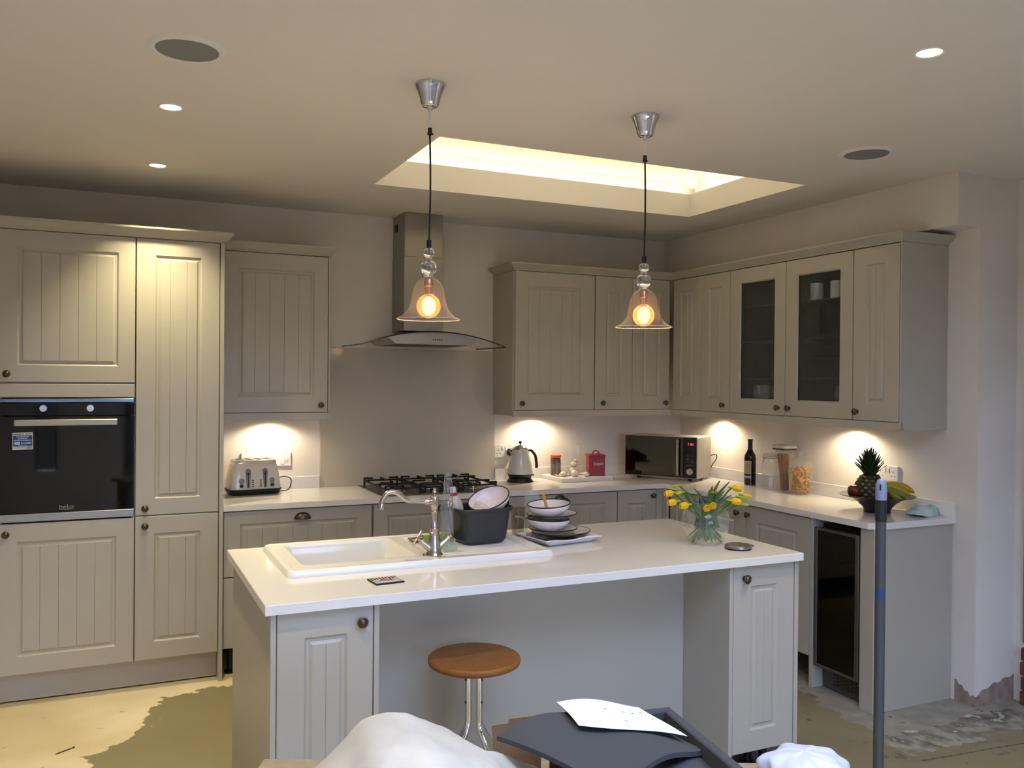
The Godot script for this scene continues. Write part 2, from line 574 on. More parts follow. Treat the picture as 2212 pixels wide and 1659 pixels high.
func room() -> void:
	# floor: screed, pale and dusty beside the tall cabinets, smooth olive grey elsewhere
	var fm := mat(Color.WHITE, 0.62)
	fm.albedo_texture = floor_picture()
	fm.texture_repeat = false
	var b := MB.new()
	var up := Vector3.UP
	var fu := func(x: float, z: float) -> Vector2: return Vector2((x + 5.6) / 6.0, (z - 0.5) / 5.0)
	var c := [Vector2(-5.6, -0.1), Vector2(1.4, -0.1), Vector2(1.4, 7.2), Vector2(-5.6, 7.2)]
	var vv := []
	for q in c:
		vv.append(Vector3(q.x, 0, q.y))
	b.tri(vv[0], vv[1], vv[2], up, up, up, fu.call(c[0].x, c[0].y), fu.call(c[1].x, c[1].y), fu.call(c[2].x, c[2].y))
	b.tri(vv[0], vv[2], vv[3], up, up, up, fu.call(c[0].x, c[0].y), fu.call(c[2].x, c[2].y), fu.call(c[3].x, c[3].y))
	b.bx(Vector3(-5.6, -0.15, -0.1), Vector3(1.4, -0.002, 7.2))
	struct("floor", b, fm)
	# ceiling with the roof lantern's opening
	b = MB.new()
	var x0 := -2.6
	var x1 := -0.59
	var z0 := 0.89
	var z1 := 1.887
	var ct := HC + 0.14
	var fz0 := 3.95
	var fz1 := 5.65
	var fx0 := -3.6
	var fx1 := -1.75
	b.bx(Vector3(-5.7, HC, -0.2), Vector3(fx0, ct, 7.2))
	b.bx(Vector3(fx0, HC, -0.2), Vector3(x0, ct, fz0))
	b.bx(Vector3(fx0, HC, fz1), Vector3(x0, ct, 7.2))
	b.bx(Vector3(x1, HC, -0.2), Vector3(1.4, ct, 7.2))
	b.bx(Vector3(x0, HC, -0.2), Vector3(x1, ct, z0))
	b.bx(Vector3(x0, HC, z1), Vector3(x1, ct, fz0))
	b.bx(Vector3(fx1, HC, fz0), Vector3(x1, ct, fz1))
	b.bx(Vector3(x0, HC, fz1), Vector3(x1, ct, 7.2))
	struct("ceiling", b, M.ceil)
	# lantern: kerb, four sloped blinds between white hips, ridge
	b = MB.new()
	var k := 0.12
	var kx0 := x0 - k
	var kx1 := x1 + k
	var kz0 := z0 - k
	var kz1 := z1 + k
	b.bx(Vector3(kx0 - 0.06, ct, kz0 - 0.06), Vector3(kx0, ct + 0.10, kz1 + 0.06))
	b.bx(Vector3(kx1, ct, kz0 - 0.06), Vector3(kx1 + 0.06, ct + 0.10, kz1 + 0.06))
	b.bx(Vector3(kx0, ct, kz0 - 0.06), Vector3(kx1, ct + 0.10, kz0))
	b.bx(Vector3(kx0, ct, kz1), Vector3(kx1, ct + 0.10, kz1 + 0.06))
	var lan := struct("window_1", b, M.white)
	var yb := ct + 0.10
	var yr := ct + 0.62
	var zm := (kz0 + kz1) * 0.5
	var ra := Vector3(kx0 + 0.62, yr, zm)
	var rb := Vector3(kx1 - 0.62, yr, zm)
	var p00 := Vector3(kx0, yb, kz0)
	var p10 := Vector3(kx1, yb, kz0)
	var p01 := Vector3(kx0, yb, kz1)
	var p11 := Vector3(kx1, yb, kz1)
	var slopes := [[p00, p10, rb, ra], [p01, p11, rb, ra], [p00, p01, ra, ra], [p10, p11, rb, rb]]
	for s in slopes:
		b = MB.new()
		var mid: Vector3 = (s[0] + s[1] + s[2] + s[3]) * 0.25
		var inw := Vector3(-1.6, ct, zm) - mid
		b.quad(s[0], s[1], s[2], s[3], inw)
		var nn: Vector3 = ((s[1] - s[0]) as Vector3).cross(s[2] - s[0]).normalized()
		if nn.y < 0:
			nn = -nn
		nn *= 0.012
		b.quad(s[0] + nn, s[1] + nn, s[2] + nn, s[3] + nn, -inw)
		obj("blind", b, M.blind, lan)
	for h in [[p00, ra], [p10, rb], [p01, ra], [p11, rb], [ra, rb]]:
		b = MB.new()
		var d: Vector3 = h[1] - h[0]
		b.t = Transform3D(Basis.looking_at(d, Vector3.UP), (h[0] + h[1]) * 0.5 + Vector3(0, -0.02, 0))
		b.box(Vector3.ZERO, Vector3(0.085, 0.05, d.length()), 0.006)
		obj("rafter", b, M.white, lan)
	b = MB.new()
	for s in slopes:
		var nn: Vector3 = ((s[1] - s[0]) as Vector3).cross(s[2] - s[0]).normalized()
		nn = (nn if nn.y > 0 else -nn) * 0.05
		b.quad(s[0] + nn, s[1] + nn, s[2] + nn, s[3] + nn, nn)
	obj("pane", b, M.glass, lan)
	# a second, flat roof light behind the photographer
	b = MB.new()
	b.bx(Vector3(fx0 - 0.06, ct, fz0 - 0.06), Vector3(fx0, ct + 0.12, fz1 + 0.06))
	b.bx(Vector3(fx1, ct, fz0 - 0.06), Vector3(fx1 + 0.06, ct + 0.12, fz1 + 0.06))
	b.bx(Vector3(fx0, ct, fz0 - 0.06), Vector3(fx1, ct + 0.12, fz0))
	b.bx(Vector3(fx0, ct, fz1), Vector3(fx1, ct + 0.12, fz1 + 0.06))
	var flat := struct("window_4", b, M.white)
	b = MB.new()
	b.bx(Vector3(fx0, ct + 0.100, fz0), Vector3(fx1, ct + 0.104, fz1))
	obj("pane", b, M.glass, flat)
	# light strips on the ledge of the lantern
	for s in [[Vector3((x0 + x1) * 0.5, ct + 0.008, z0 - 0.075), Vector2(2.1, 0.02), "back"], [Vector3((x0 + x1) * 0.5, ct + 0.008, z1 + 0.075), Vector2(2.1, 0.02), "front"], [Vector3(x0 - 0.075, ct + 0.008, (z0 + z1) * 0.5), Vector2(0.02, 1.05), "left"], [Vector3(x1 + 0.075, ct + 0.008, (z0 + z1) * 0.5), Vector2(0.02, 1.05), "right"]]:
		b = MB.new()
		b.box(Vector3.ZERO, Vector3(s[1].x, 0.012, s[1].y), 0.003)
		var o := obj("light_strip", b, glow(Color(1.0, 0.945, 0.82), LED_E * 12.0))
		o.position = s[0]
		tag(o, "hidden cream light strip along the %s ledge of the roof lantern" % s[2], "light strip", "light strips in the roof lantern")
		var l := AreaLight3D.new()
		l.name = "lamp"
		l.light_color = Color(1.0, 0.945, 0.82)
		l.light_energy = LED_E * maxf(s[1].x, s[1].y)
		l.area_size = Vector2(s[1].x, s[1].y)
		l.shadow_enabled = true
		o.add_child(l, true)
		l.position = Vector3(0, 0.010, 0)
		l.rotation_degrees = Vector3(90, 0, 0)
	b = MB.new()
	b.box(Vector3(-1.595, yr - 0.055, zm), Vector3(1.5, 0.012, 0.07), 0.003)
	var rl := obj("ridge_light", b, glow(Color(1.0, 0.945, 0.82), 2.0))
	tag(rl, "hidden cream light strip under the ridge of the roof lantern", "light strip", "light strips in the roof lantern")
	var ar := AreaLight3D.new()
	ar.name = "lamp"
	ar.light_color = Color(1.0, 0.945, 0.82)
	ar.light_energy = RIDGE_E
	ar.area_size = Vector2(1.5, 0.07)
	ar.shadow_enabled = true
	rl.add_child(ar, true)
	ar.position = Vector3(-1.595, yr - 0.063, zm)
	ar.rotation_degrees = Vector3(-90, 0, 0)
	# walls
	b = MB.new()
	b.bx(Vector3(-5.7, -0.1, -0.2), Vector3(0.3, HC, 0.0))
	struct("wall_back", b, M.wall)
	b = MB.new()
	b.bx(Vector3(0.0, -0.1, -0.1), Vector3(0.5, HC, 2.441))
	struct("wall_right", b, M.wall)
	b = MB.new()
	b.bx(Vector3(-0.155, 2.35, 0.0), Vector3(0.0, HC, 2.441))
	struct("wall_right_bulkhead", b, M.wall)
	b = MB.new()
	b.bx(Vector3(0.283, -0.1, 2.441), Vector3(0.5, HC, 7.1))
	var wf := struct("wall_right_far", b, M.wall)
	for i in 4:
		b = MB.new()
		b.box(Vector3(0.262, 0.036 + i * 0.072, 2.555 + (0.004 if i % 2 else 0.0)), Vector3(0.05, 0.063, 0.10), 0.004)
		obj("brick", b, mat(Color(0.42, 0.24, 0.19).lerp(Color(0.37, 0.22, 0.18), i % 2), 0.9), wf)
	b = MB.new()
	b.bx(Vector3(0.262, 0.30, 2.50), Vector3(0.2835, 2.2, 2.60), 0.004)
	obj("door_jamb", b, mat(Color(0.42, 0.42, 0.43), 0.6), wf)
	b = MB.new()
	b.bx(Vector3(-5.7, -0.1, -0.1), Vector3(-5.5, HC, 7.1))
	struct("wall_left", b, M.wall)
	# front wall with wide garden doors and a narrow window
	b = MB.new()
	b.bx(Vector3(-5.5, -0.1, 7.0), Vector3(-4.62, HC, 7.2))
	b.bx(Vector3(-4.62, -0.1, 7.0), Vector3(-4.40, 0.5, 7.2))
	b.bx(Vector3(-4.62, 2.2, 7.0), Vector3(-4.40, HC, 7.2))
	b.bx(Vector3(-4.40, -0.1, 7.0), Vector3(-3.70, HC, 7.2))
	b.bx(Vector3(-3.70, 2.15, 7.0), Vector3(-1.70, HC, 7.2))
	b.bx(Vector3(-1.70, -0.1, 7.0), Vector3(0.4, HC, 7.2))
	struct("wall_front", b, M.wall)
	b = MB.new()
	var fr := mat(Color(0.25, 0.26, 0.27), 0.5)
	for i in 4:
		b.bx(Vector3(-3.70 + i * 0.6467, 0, 7.06), Vector3(-3.64 + i * 0.6467, 2.15, 7.12), 0.004)
	b.bx(Vector3(-3.64, 0, 7.06), Vector3(-1.76, 0.08, 7.12), 0.004)
	b.bx(Vector3(-3.64, 2.07, 7.06), Vector3(-1.76, 2.15, 7.12), 0.004)
	var dd := struct("window_2", b, fr)
	for i in 3:
		b = MB.new()
		b.bx(Vector3(-3.64 + i * 0.6467, 0.08, 7.088), Vector3(-3.053 + i * 0.6467, 2.07, 7.090))
		obj("pane", b, M.glass, dd)
	b = MB.new()
	b.bx(Vector3(-4.62, 0.5, 7.06), Vector3(-4.60, 2.2, 7.12))
	b.bx(Vector3(-4.42, 0.5, 7.06), Vector3(-4.40, 2.2, 7.12))
	var ww := struct("window_3", b, fr)
	b = MB.new()
	b.bx(Vector3(-4.60, 0.5, 7.088), Vector3(-4.42, 2.2, 7.090))
	obj("pane", b, M.glass, ww)
	# bare plaster left unpainted at the foot of the right wall
	b = MB.new()
	var low := [[Vector3(-0.0025, 0, 2.315), 0.0], [Vector3(-0.0025, 0, 2.4435), 0.0], [Vector3(0.283, 0, 2.4435), 0.0]]
	var hs := [0.105, 0.088, 0.070, 0.052, 0.050, 0.078, 0.098, 0.112, 0.125]
	for i in 8:
		var a := Vector3(-0.0025, 0, 2.33 + i * 0.0284) if i < 4 else Vector3(-0.0025 + (i - 4) * 0.0714, 0, 2.4435)
		var d := Vector3(-0.0025, 0, 2.33 + (i + 1) * 0.0284) if i < 4 else Vector3(-0.0025 + (i - 3) * 0.0714, 0, 2.4435)
		var out := Vector3(-1, 0, 0) if i < 4 else Vector3(0, 0, 1)
		var seg := 5
		for s in seg:
			var u0 := s / float(seg)
			var u1 := (s + 1) / float(seg)
			var j0 := lerpf(hs[i], hs[i + 1], u0) + 0.006 * sin(37.0 * (i + u0))
			var j1 := lerpf(hs[i], hs[i + 1], u1) + 0.006 * sin(37.0 * (i + u1))
			var q0 := a.lerp(d, u0)
			var q1 := a.lerp(d, u1)
			b.quad(q0, q1, q1 + Vector3(0, j1, 0), q0 + Vector3(0, j0, 0), out)
			b.quad(q0 + Vector3(0, j0, 0), q1 + Vector3(0, j1, 0), q1 + Vector3(0, j1, 0) - out * 0.0026, q0 + Vector3(0, j0, 0) - out * 0.0026, Vector3.UP)
	struct("trim_1", b, M.plaster)
	# round ceiling speakers
	for s in [[Vector3(-3.640, HC, 2.462), "round white ceiling speaker at the upper left, above the downlight"], [Vector3(-0.807, HC, 2.490), "round ceiling speaker at the right, beyond the roof lantern"]]:
		var t := thing("ceiling_speaker", s[1], "speaker", s[0], 0, "round speakers in the ceiling")
		b = MB.new()
		b.lathe([Vector2(0.094, -0.007), Vector2(0.100, -0.010), Vector2(0.110, -0.008), Vector2(0.117, 0.0)], 56, 0.9)
		obj("rim", b, M.white, t)
		b = MB.new()
		b.lathe([Vector2(0.0, -0.0045), Vector2(0.05, -0.005), Vector2(0.094, -0.007)], 48)
		obj("grille", b, noisy(mat(Color(0.60, 0.59, 0.57), 0.8), 0.3, Color(0.75, 0.75, 0.75), Color(1, 1, 1), 6.0, 4), t)


func floor_picture() -> ImageTexture:
	var w := 1200
	var h := 1000
	var data := PackedByteArray()
	data.resize(w * h * 3)
	var n1 := FastNoiseLite.new()
	n1.seed = 11
	n1.frequency = 0.9
	n1.fractal_octaves = 5
	var n2 := FastNoiseLite.new()
	n2.seed = 23
	n2.frequency = 7.0
	n2.fractal_octaves = 4
	var edge := PackedVector2Array([Vector2(-3.10, 0.3), Vector2(-3.10, 0.64), Vector2(-3.275, 0.669), Vector2(-3.345, 0.683), Vector2(-3.481, 0.710), Vector2(-3.536, 0.728), Vector2(-3.622, 0.732), Vector2(-3.611, 0.817), Vector2(-3.659, 0.861), Vector2(-3.703, 0.954), Vector2(-3.695, 1.070), Vector2(-3.731, 1.127), Vector2(-3.776, 1.206), Vector2(-3.858, 1.284), Vector2(-3.946, 1.305), Vector2(-3.926, 1.423), Vector2(-4.02, 1.6), Vector2(-4.1, 2.2), Vector2(-4.4, 2.9), Vector2(-5.7, 3.0), Vector2(-5.7, 0.3)])
	var olive := Color(0.56, 0.53, 0.41)
	var cream := Color(0.92, 0.87, 0.75)
	var pale := Color(0.64, 0.63, 0.59)
	var brown := Color(0.50, 0.46, 0.38)
	for j in h:
		var z := 0.5 + 5.0 * (j + 0.5) / h
		for i in w:
			var x := -5.6 + 6.0 * (i + 0.5) / w
			var a := n1.get_noise_2d(x, z)
			var c := olive if z < 3.2 else cream
			var f := 0.0
			if x < -3.0 and z < 3.1:
				f = n2.get_noise_2d(x, z)
				var q := Vector2(x + 0.05 * n2.get_noise_2d(x + 7.0, z), z + 0.05 * n2.get_noise_2d(x, z + 9.0))
				if Geometry2D.is_point_in_polygon(q, edge):
					c = cream.lerp(Color(0.80, 0.73, 0.57), clampf(0.5 + 1.4 * a, 0, 1))
					if f > 0.62:
						c = c.lerp(olive, 0.5)
				else:
					c = olive.lerp(Color(0.52, 0.48, 0.36), clampf(0.5 + a, 0, 1))
					if f > 0.72:
						c = c.lerp(cream, 0.35)
			elif x > -1.9:
				f = n2.get_noise_2d(x, z)
				var s1 := x + 0.10 * a + 0.05 * f
				var band := z + 0.06 * f + 0.05 * a
				c = brown.lerp(olive, clampf(0.5 + 1.6 * a + 0.3 * f, 0, 1))
				if s1 > -0.66 and band < 2.54:
					c = pale.lerp(Color(0.56, 0.55, 0.51), clampf(0.5 + f, 0, 1))
				elif band > 2.54 and band < 2.70 and x > -0.75:
					c = pale.lerp(Color(0.40, 0.38, 0.34), clampf(0.35 + 1.5 * f + a, 0, 1))
					if f > 0.40:
						c = Color(0.75, 0.74, 0.70)
				elif band > 2.76 and x > -0.9:
					c = Color(0.54, 0.51, 0.41).lerp(Color(0.50, 0.48, 0.37), clampf(0.5 + 1.5 * a, 0, 1))
				if f < -0.52:
					c = c.lerp(Color(0.36, 0.33, 0.28), 0.6)
				# cracks between old slabs
				if absf(z - 2.80 - 0.10 * (x + 0.4) - 0.012 * a) < 0.0035 and x > -0.75 and x < 0.1:
					c = c.lerp(Color(0.25, 0.22, 0.18), 0.8)
				if absf(x + 0.58 - 0.25 * (z - 2.62) - 0.01 * a) < 0.003 and z > 2.60 and z < 2.72:
					c = c.lerp(Color(0.25, 0.22, 0.18), 0.8)
			c = c * (1.0 + 0.05 * a)
			var k := (j * w + i) * 3
			data[k] = int(clampf(c.r, 0, 1) * 255)
			data[k + 1] = int(clampf(c.g, 0, 1) * 255)
			data[k + 2] = int(clampf(c.b, 0, 1) * 255)
	return ImageTexture.create_from_image(Image.create_from_data(w, h, false, Image.FORMAT_RGB8, data))


var knob_mesh: ArrayMesh
var cup_mesh: ArrayMesh


func ring(b: MB, r0: Rect2, z0: float, r1: Rect2, z1: float) -> void:
	var p := func(r: Rect2, z: float) -> Array:
		return [Vector3(r.position.x, r.position.y, z), Vector3(r.end.x, r.position.y, z), Vector3(r.end.x, r.end.y, z), Vector3(r.position.x, r.end.y, z)]
	var a: Array = p.call(r0, z0)
	var c: Array = p.call(r1, z1)
	for i in 4:
		var j := (i + 1) % 4
		b.quad(a[i], a[j], c[j], c[i], Vector3(0, 0, 1))


func fit_knob(parent: Node3D, at: Vector3) -> void:
	if knob_mesh == null:
		var b := MB.new()
		b.t = Transform3D(Basis(Vector3.RIGHT, PI / 2), Vector3.ZERO)
		b.lathe([Vector2(0.0105, 0.0), Vector2(0.0105, 0.002), Vector2(0.0065, 0.004), Vector2(0.0055, 0.010), Vector2(0.0070, 0.014), Vector2(0.0140, 0.016), Vector2(0.0172, 0.0185), Vector2(0.0172, 0.021), Vector2(0.0150, 0.0225), Vector2(0.0135, 0.0222), Vector2(0.0115, 0.026), Vector2(0.0070, 0.029), Vector2(0.0, 0.030)], 28, 0.9)
		knob_mesh = b.mesh()
	var o := MeshInstance3D.new()
	o.mesh = knob_mesh
	o.material_override = M.knob
	o.name = "knob"
	parent.add_child(o, true)
	o.position = at


func fit_cup(parent: Node3D, at: Vector3) -> void:
	if cup_mesh == null:
		var b := MB.new()
		for k in [1.0, 0.88]:
			b.grid(24, 8, func(u: float, w: float) -> Vector3:
				var a := PI * u
				var f := PI / 2 * w
				return Vector3(0.043 * k * cos(a), 0.036 * k * sin(a) * sin(f), 0.026 * k * sin(a) * cos(f)), false, k > 0.9)
		b.grid(24, 1, func(u: float, w: float) -> Vector3:
			var a := PI * u
			var k := 1.06 if w > 0.5 else 0.88
			return Vector3(0.043 * k * cos(a), 0.036 * k * sin(a), 0.0015), false, true)
		b.grid(24, 1, func(u: float, w: float) -> Vector3:
			var a := PI * u
			var k := 1.0 if w > 0.5 else 0.88
			return Vector3(0.043 * k * cos(a), 0.0, 0.026 * k * sin(a)), false, false)
		cup_mesh = b.mesh()
	var o := MeshInstance3D.new()
	o.mesh = cup_mesh
	o.material_override = M.knob
	o.name = "cup_handle"
	parent.add_child(o, true)
	o.position = at


const DT := 0.022


# a door or drawer front; at = its lower left back corner in the cabinet's own axes
func front(parent: Node3D, called: String, at: Vector3, w: float, h: float, o: Dictionary) -> MeshInstance3D:
	var b := MB.new()
	var r0 := Rect2(0, 0, w, h)
	var r1 := r0.grow(-0.002)
	# edges and back
	b.quad(Vector3(0, 0, 0), Vector3(w, 0, 0), Vector3(w, 0, DT - 0.002), Vector3(0, 0, DT - 0.002), Vector3.DOWN)
	b.quad(Vector3(0, h, 0), Vector3(w, h, 0), Vector3(w, h, DT - 0.002), Vector3(0, h, DT - 0.002), Vector3.UP)
	b.quad(Vector3(0, 0, 0), Vector3(0, h, 0), Vector3(0, h, DT - 0.002), Vector3(0, 0, DT - 0.002), Vector3.LEFT)
	b.quad(Vector3(w, 0, 0), Vector3(w, h, 0), Vector3(w, h, DT - 0.002), Vector3(w, 0, DT - 0.002), Vector3.RIGHT)
	ring(b, r0, DT - 0.002, r1, DT)
	var mx: float = o.get("mx", 0.085)
	var my: float = o.get("my", 0.085)
	var kind: String = o.get("kind", "panel")
	if kind == "plain":
		b.quad(Vector3(0.002, 0.002, DT), Vector3(w - 0.002, 0.002, DT), Vector3(w - 0.002, h - 0.002, DT), Vector3(0.002, h - 0.002, DT), Vector3(0, 0, 1))
		b.quad(Vector3.ZERO, Vector3(w, 0, 0), Vector3(w, h, 0), Vector3(0, h, 0), Vector3(0, 0, -1))
		var oo := obj(called, b, M.paint, parent)
		oo.position = at
		fit(oo, o)
		return oo
	var ra := Rect2(mx, my, w - 2 * mx, h - 2 * my)
	ring(b, r1, DT, ra, DT)
	if kind == "glass":
		ring(b, ra, DT, ra.grow(-0.007), 0.012)
		var ri := ra.grow(-0.007)
		ring(b, ri, 0.012, ri, 0.0)
		var p := ri
		b.quad(Vector3(p.position.x, p.position.y, 0.012), Vector3(p.position.x, p.end.y, 0.012), Vector3(p.position.x, p.end.y, 0), Vector3(p.position.x, p.position.y, 0), Vector3.RIGHT)
		b.quad(Vector3(p.end.x, p.position.y, 0.012), Vector3(p.end.x, p.end.y, 0.012), Vector3(p.end.x, p.end.y, 0), Vector3(p.end.x, p.position.y, 0), Vector3.LEFT)
		b.quad(Vector3(p.position.x, p.position.y, 0.012), Vector3(p.end.x, p.position.y, 0.012), Vector3(p.end.x, p.position.y, 0), Vector3(p.position.x, p.position.y, 0), Vector3.UP)
		b.quad(Vector3(p.position.x, p.end.y, 0.012), Vector3(p.end.x, p.end.y, 0.012), Vector3(p.end.x, p.end.y, 0), Vector3(p.position.x, p.end.y, 0), Vector3.DOWN)
		# back of the frame
		var q := [Vector3(0, 0, 0), Vector3(w, 0, 0), Vector3(w, h, 0), Vector3(0, h, 0)]
		var qi := [Vector3(p.position.x, p.position.y, 0), Vector3(p.end.x, p.position.y, 0), Vector3(p.end.x, p.end.y, 0), Vector3(p.position.x, p.end.y, 0)]
		for i in 4:
			var j := (i + 1) % 4
			b.quad(q[i], q[j], qi[j], qi[i], Vector3(0, 0, -1))
		var og := obj(called, b, M.paint, parent)
		og.position = at
		var g := MB.new()
		g.quad(Vector3(p.position.x, p.position.y, 0.008), Vector3(p.end.x, p.position.y, 0.008), Vector3(p.end.x, p.end.y, 0.008), Vector3(p.position.x, p.end.y, 0.008), Vector3(0, 0, 1))
		obj("pane", g, M.glass, og)
		fit(og, o)
		return og
	b.quad(Vector3.ZERO, Vector3(w, 0, 0), Vector3(w, h, 0), Vector3(0, h, 0), Vector3(0, 0, -1))
	var rb := ra.grow(-0.008)
	var rc := rb.grow(-0.008)
	ring(b, ra, DT, rb, DT - 0.0075)
	ring(b, rb, DT - 0.0075, rc, DT - 0.0075)
	var od := obj(called, b, M.paint, parent)
	od.position = at
	# raised panel of boards
	var c := MB.new()
	var rd := rc.grow(-0.009)
	var zt := DT - 0.0015
	ring(c, rc, DT - 0.0075, rd, zt)
	var xs := [rd.position.x]
	for g in o.get("grooves", []):
		xs.append(w * 0.5 + g)
	xs.append(rd.end.x)
	for i in xs.size() - 1:
		var xa: float = xs[i] + (0.002 if i > 0 else 0.0)
		var xb: float = xs[i + 1] - (0.002 if i < xs.size() - 2 else 0.0)
		var ya := rd.position.y
		var yb := rd.end.y
		c.quad(Vector3(xa, ya, zt), Vector3(xb, ya, zt), Vector3(xb, yb, zt), Vector3(xa, yb, zt), Vector3(0, 0, 1))
		if i > 0:
			var xg: float = xs[i]
			c.quad(Vector3(xg - 0.002, ya, zt), Vector3(xg, ya, zt - 0.0025), Vector3(xg, yb, zt - 0.0025), Vector3(xg - 0.002, yb, zt), Vector3(0.5, 0, 1))
			c.quad(Vector3(xg + 0.002, ya, zt), Vector3(xg, ya, zt - 0.0025), Vector3(xg, yb, zt - 0.0025), Vector3(xg + 0.002, yb, zt), Vector3(-0.5, 0, 1))
	obj("panel", c, M.paint, od)
	fit(od, o)
	return od


func fit(door: Node3D, o: Dictionary) -> void:
	if o.has("knob"):
		fit_knob(door, Vector3(o.knob.x, o.knob.y, DT))
	if o.has("cup"):
		fit_cup(door, Vector3(o.cup.x, o.cup.y, DT))


func carcass(t: Node3D, w: float, y0: float, y1: float, d: float) -> void:
	var b := MB.new()
	b.bx(Vector3(0, y0, 0.002), Vector3(w, y1, d))
	obj("carcass", b, M.paint, t)


# black adjustable feet below a base unit
func feet(t: Node3D, w: float, d: float, h: float) -> void:
	for x in [0.05, w - 0.05]:
		for z in [0.08, d - 0.09]:
			var b := MB.new()
			b.lathe([Vector2(0.0, 0.0), Vector2(0.03, 0.0), Vector2(0.03, 0.012), Vector2(0.016, 0.016), Vector2(0.016, h - 0.012), Vector2(0.028, h - 0.008), Vector2(0.028, h), Vector2(0.0, h)], 14)
			var o := obj("foot", b, M.black, t)
			o.position = Vector3(x, 0, z)


const G4 := [-0.12, -0.04, 0.04, 0.12]
const G2 := [-0.04, 0.04]


func tall_bank() -> void:
	var zc := 0.564
	var x := -4.335
	# oven housing: open in the middle for the oven
	var t := thing("oven_housing", "tall grey-beige cabinet that holds the built-in oven", "cabinet", Vector3(x, 0, 0))
	var b := MB.new()
	b.bx(Vector3(0, 0.15, 0.002), Vector3(0.597, 0.876, zc))
	b.bx(Vector3(0, 1.484, 0.002), Vector3(0.597, 2.284, zc))
	b.bx(Vector3(0, 0.876, 0.002), Vector3(0.016, 1.484, zc))
	b.bx(Vector3(0.581, 0.876, 0.002), Vector3(0.597, 1.484, zc))
	b.bx(Vector3(0.016, 0.876, 0.002), Vector3(0.581, 1.484, 0.02))
	obj("carcass", b, M.paint, t)
	front(t, "door", Vector3(0.003, 1.556, zc), 0.592, 0.727, {"grooves": G4, "knob": Vector2(0.033, 0.038), "mx": 0.076, "my": 0.080})
	front(t, "filler_panel", Vector3(0.003, 1.482, zc), 0.592, 0.064, {"kind": "plain"})
	front(t, "door", Vector3(0.003, 0.153, zc), 0.592, 0.723, {"grooves": G4, "knob": Vector2(0.033, 0.676), "mx": 0.080, "my": 0.086})
	for fx in [0.05, 0.547]:
		b = MB.new()
		b.lathe([Vector2(0.0, 0.0), Vector2(0.03, 0.0), Vector2(0.016, 0.016), Vector2(0.016, 0.15), Vector2(0.0, 0.15)], 12)
		obj("foot", b, M.black, t).position = Vector3(fx, 0, 0.4)
	# narrow tall cabinet
	t = thing("tall_cabinet", "narrow tall grey-beige cabinet right of the oven", "cabinet", Vector3(-3.736, 0, 0))
	carcass(t, 0.402, 0.15, 2.284, zc)
	front(t, "door", Vector3(0.002, 0.886, zc), 0.398, 1.397, {"grooves": G2, "knob": Vector2(0.044, 0.035), "mx": 0.088, "my": 0.082})
	front(t, "door", Vector3(0.002, 0.153, zc), 0.398, 0.727, {"grooves": G2, "knob": Vector2(0.044, 0.678), "mx": 0.088, "my": 0.088})
	for fx in [0.05, 0.35]:
		b = MB.new()
		b.lathe([Vector2(0.0, 0.0), Vector2(0.03, 0.0), Vector2(0.016, 0.016), Vector2(0.016, 0.15), Vector2(0.0, 0.15)], 12)
		obj("foot", b, M.black, t).position = Vector3(fx, 0, 0.4)
	# next tall unit, mostly outside the picture
	t = thing("tall_cabinet", "tall grey-beige cabinet left of the oven, at the edge of the photo", "cabinet", Vector3(-4.937, 0, 0))
	carcass(t, 0.598, 0.15, 2.284, zc)
	front(t, "door", Vector3(0.003, 0.886, zc), 0.592, 1.397, {"grooves": G4, "knob": Vector2(0.044, 0.035)})
	front(t, "door", Vector3(0.003, 0.153, zc), 0.592, 0.727, {"grooves": G4, "knob": Vector2(0.044, 0.678)})
	feet(t, 0.598, 0.564, 0.15)
	b = MB.new()
	b.bx(Vector3(-3.333, 0.0, 0.002), Vector3(-3.3135, 2.284, 0.602), 0.001)
	tag(obj("end_panel", b, M.paint), "tall grey-beige end panel between the tall cabinets and the toaster worktop", "panel")
	b = MB.new()
	b.bx(Vector3(-4.937, 0.008, 0.500), Vector3(-3.334, 0.149, 0.518), 0.001)
	tag(obj("plinth", b, M.paint), "grey-beige plinth board under the tall oven cabinets", "plinth")
	b = MB.new()
	b.moulding([Vector2(-4.94, 0.590), Vector2(-3.3135, 0.590), Vector2(-3.3135, 0.004)], [Vector2(-0.02, 2.286), Vector2(0.0, 2.286), Vector2(0.005, 2.292), Vector2(0.014, 2.298), Vector2(0.030, 2.314), Vector2(0.040, 2.325), Vector2(0.045, 2.327), Vector2(0.045, 2.336), Vector2(-0.02, 2.336)], 1.0)
	tag(obj("cornice", b, M.paint), "grey-beige cornice moulding along the top of the tall oven cabinets", "cornice")
	oven(Vector3(-4.335, 0.880, 0.5645))


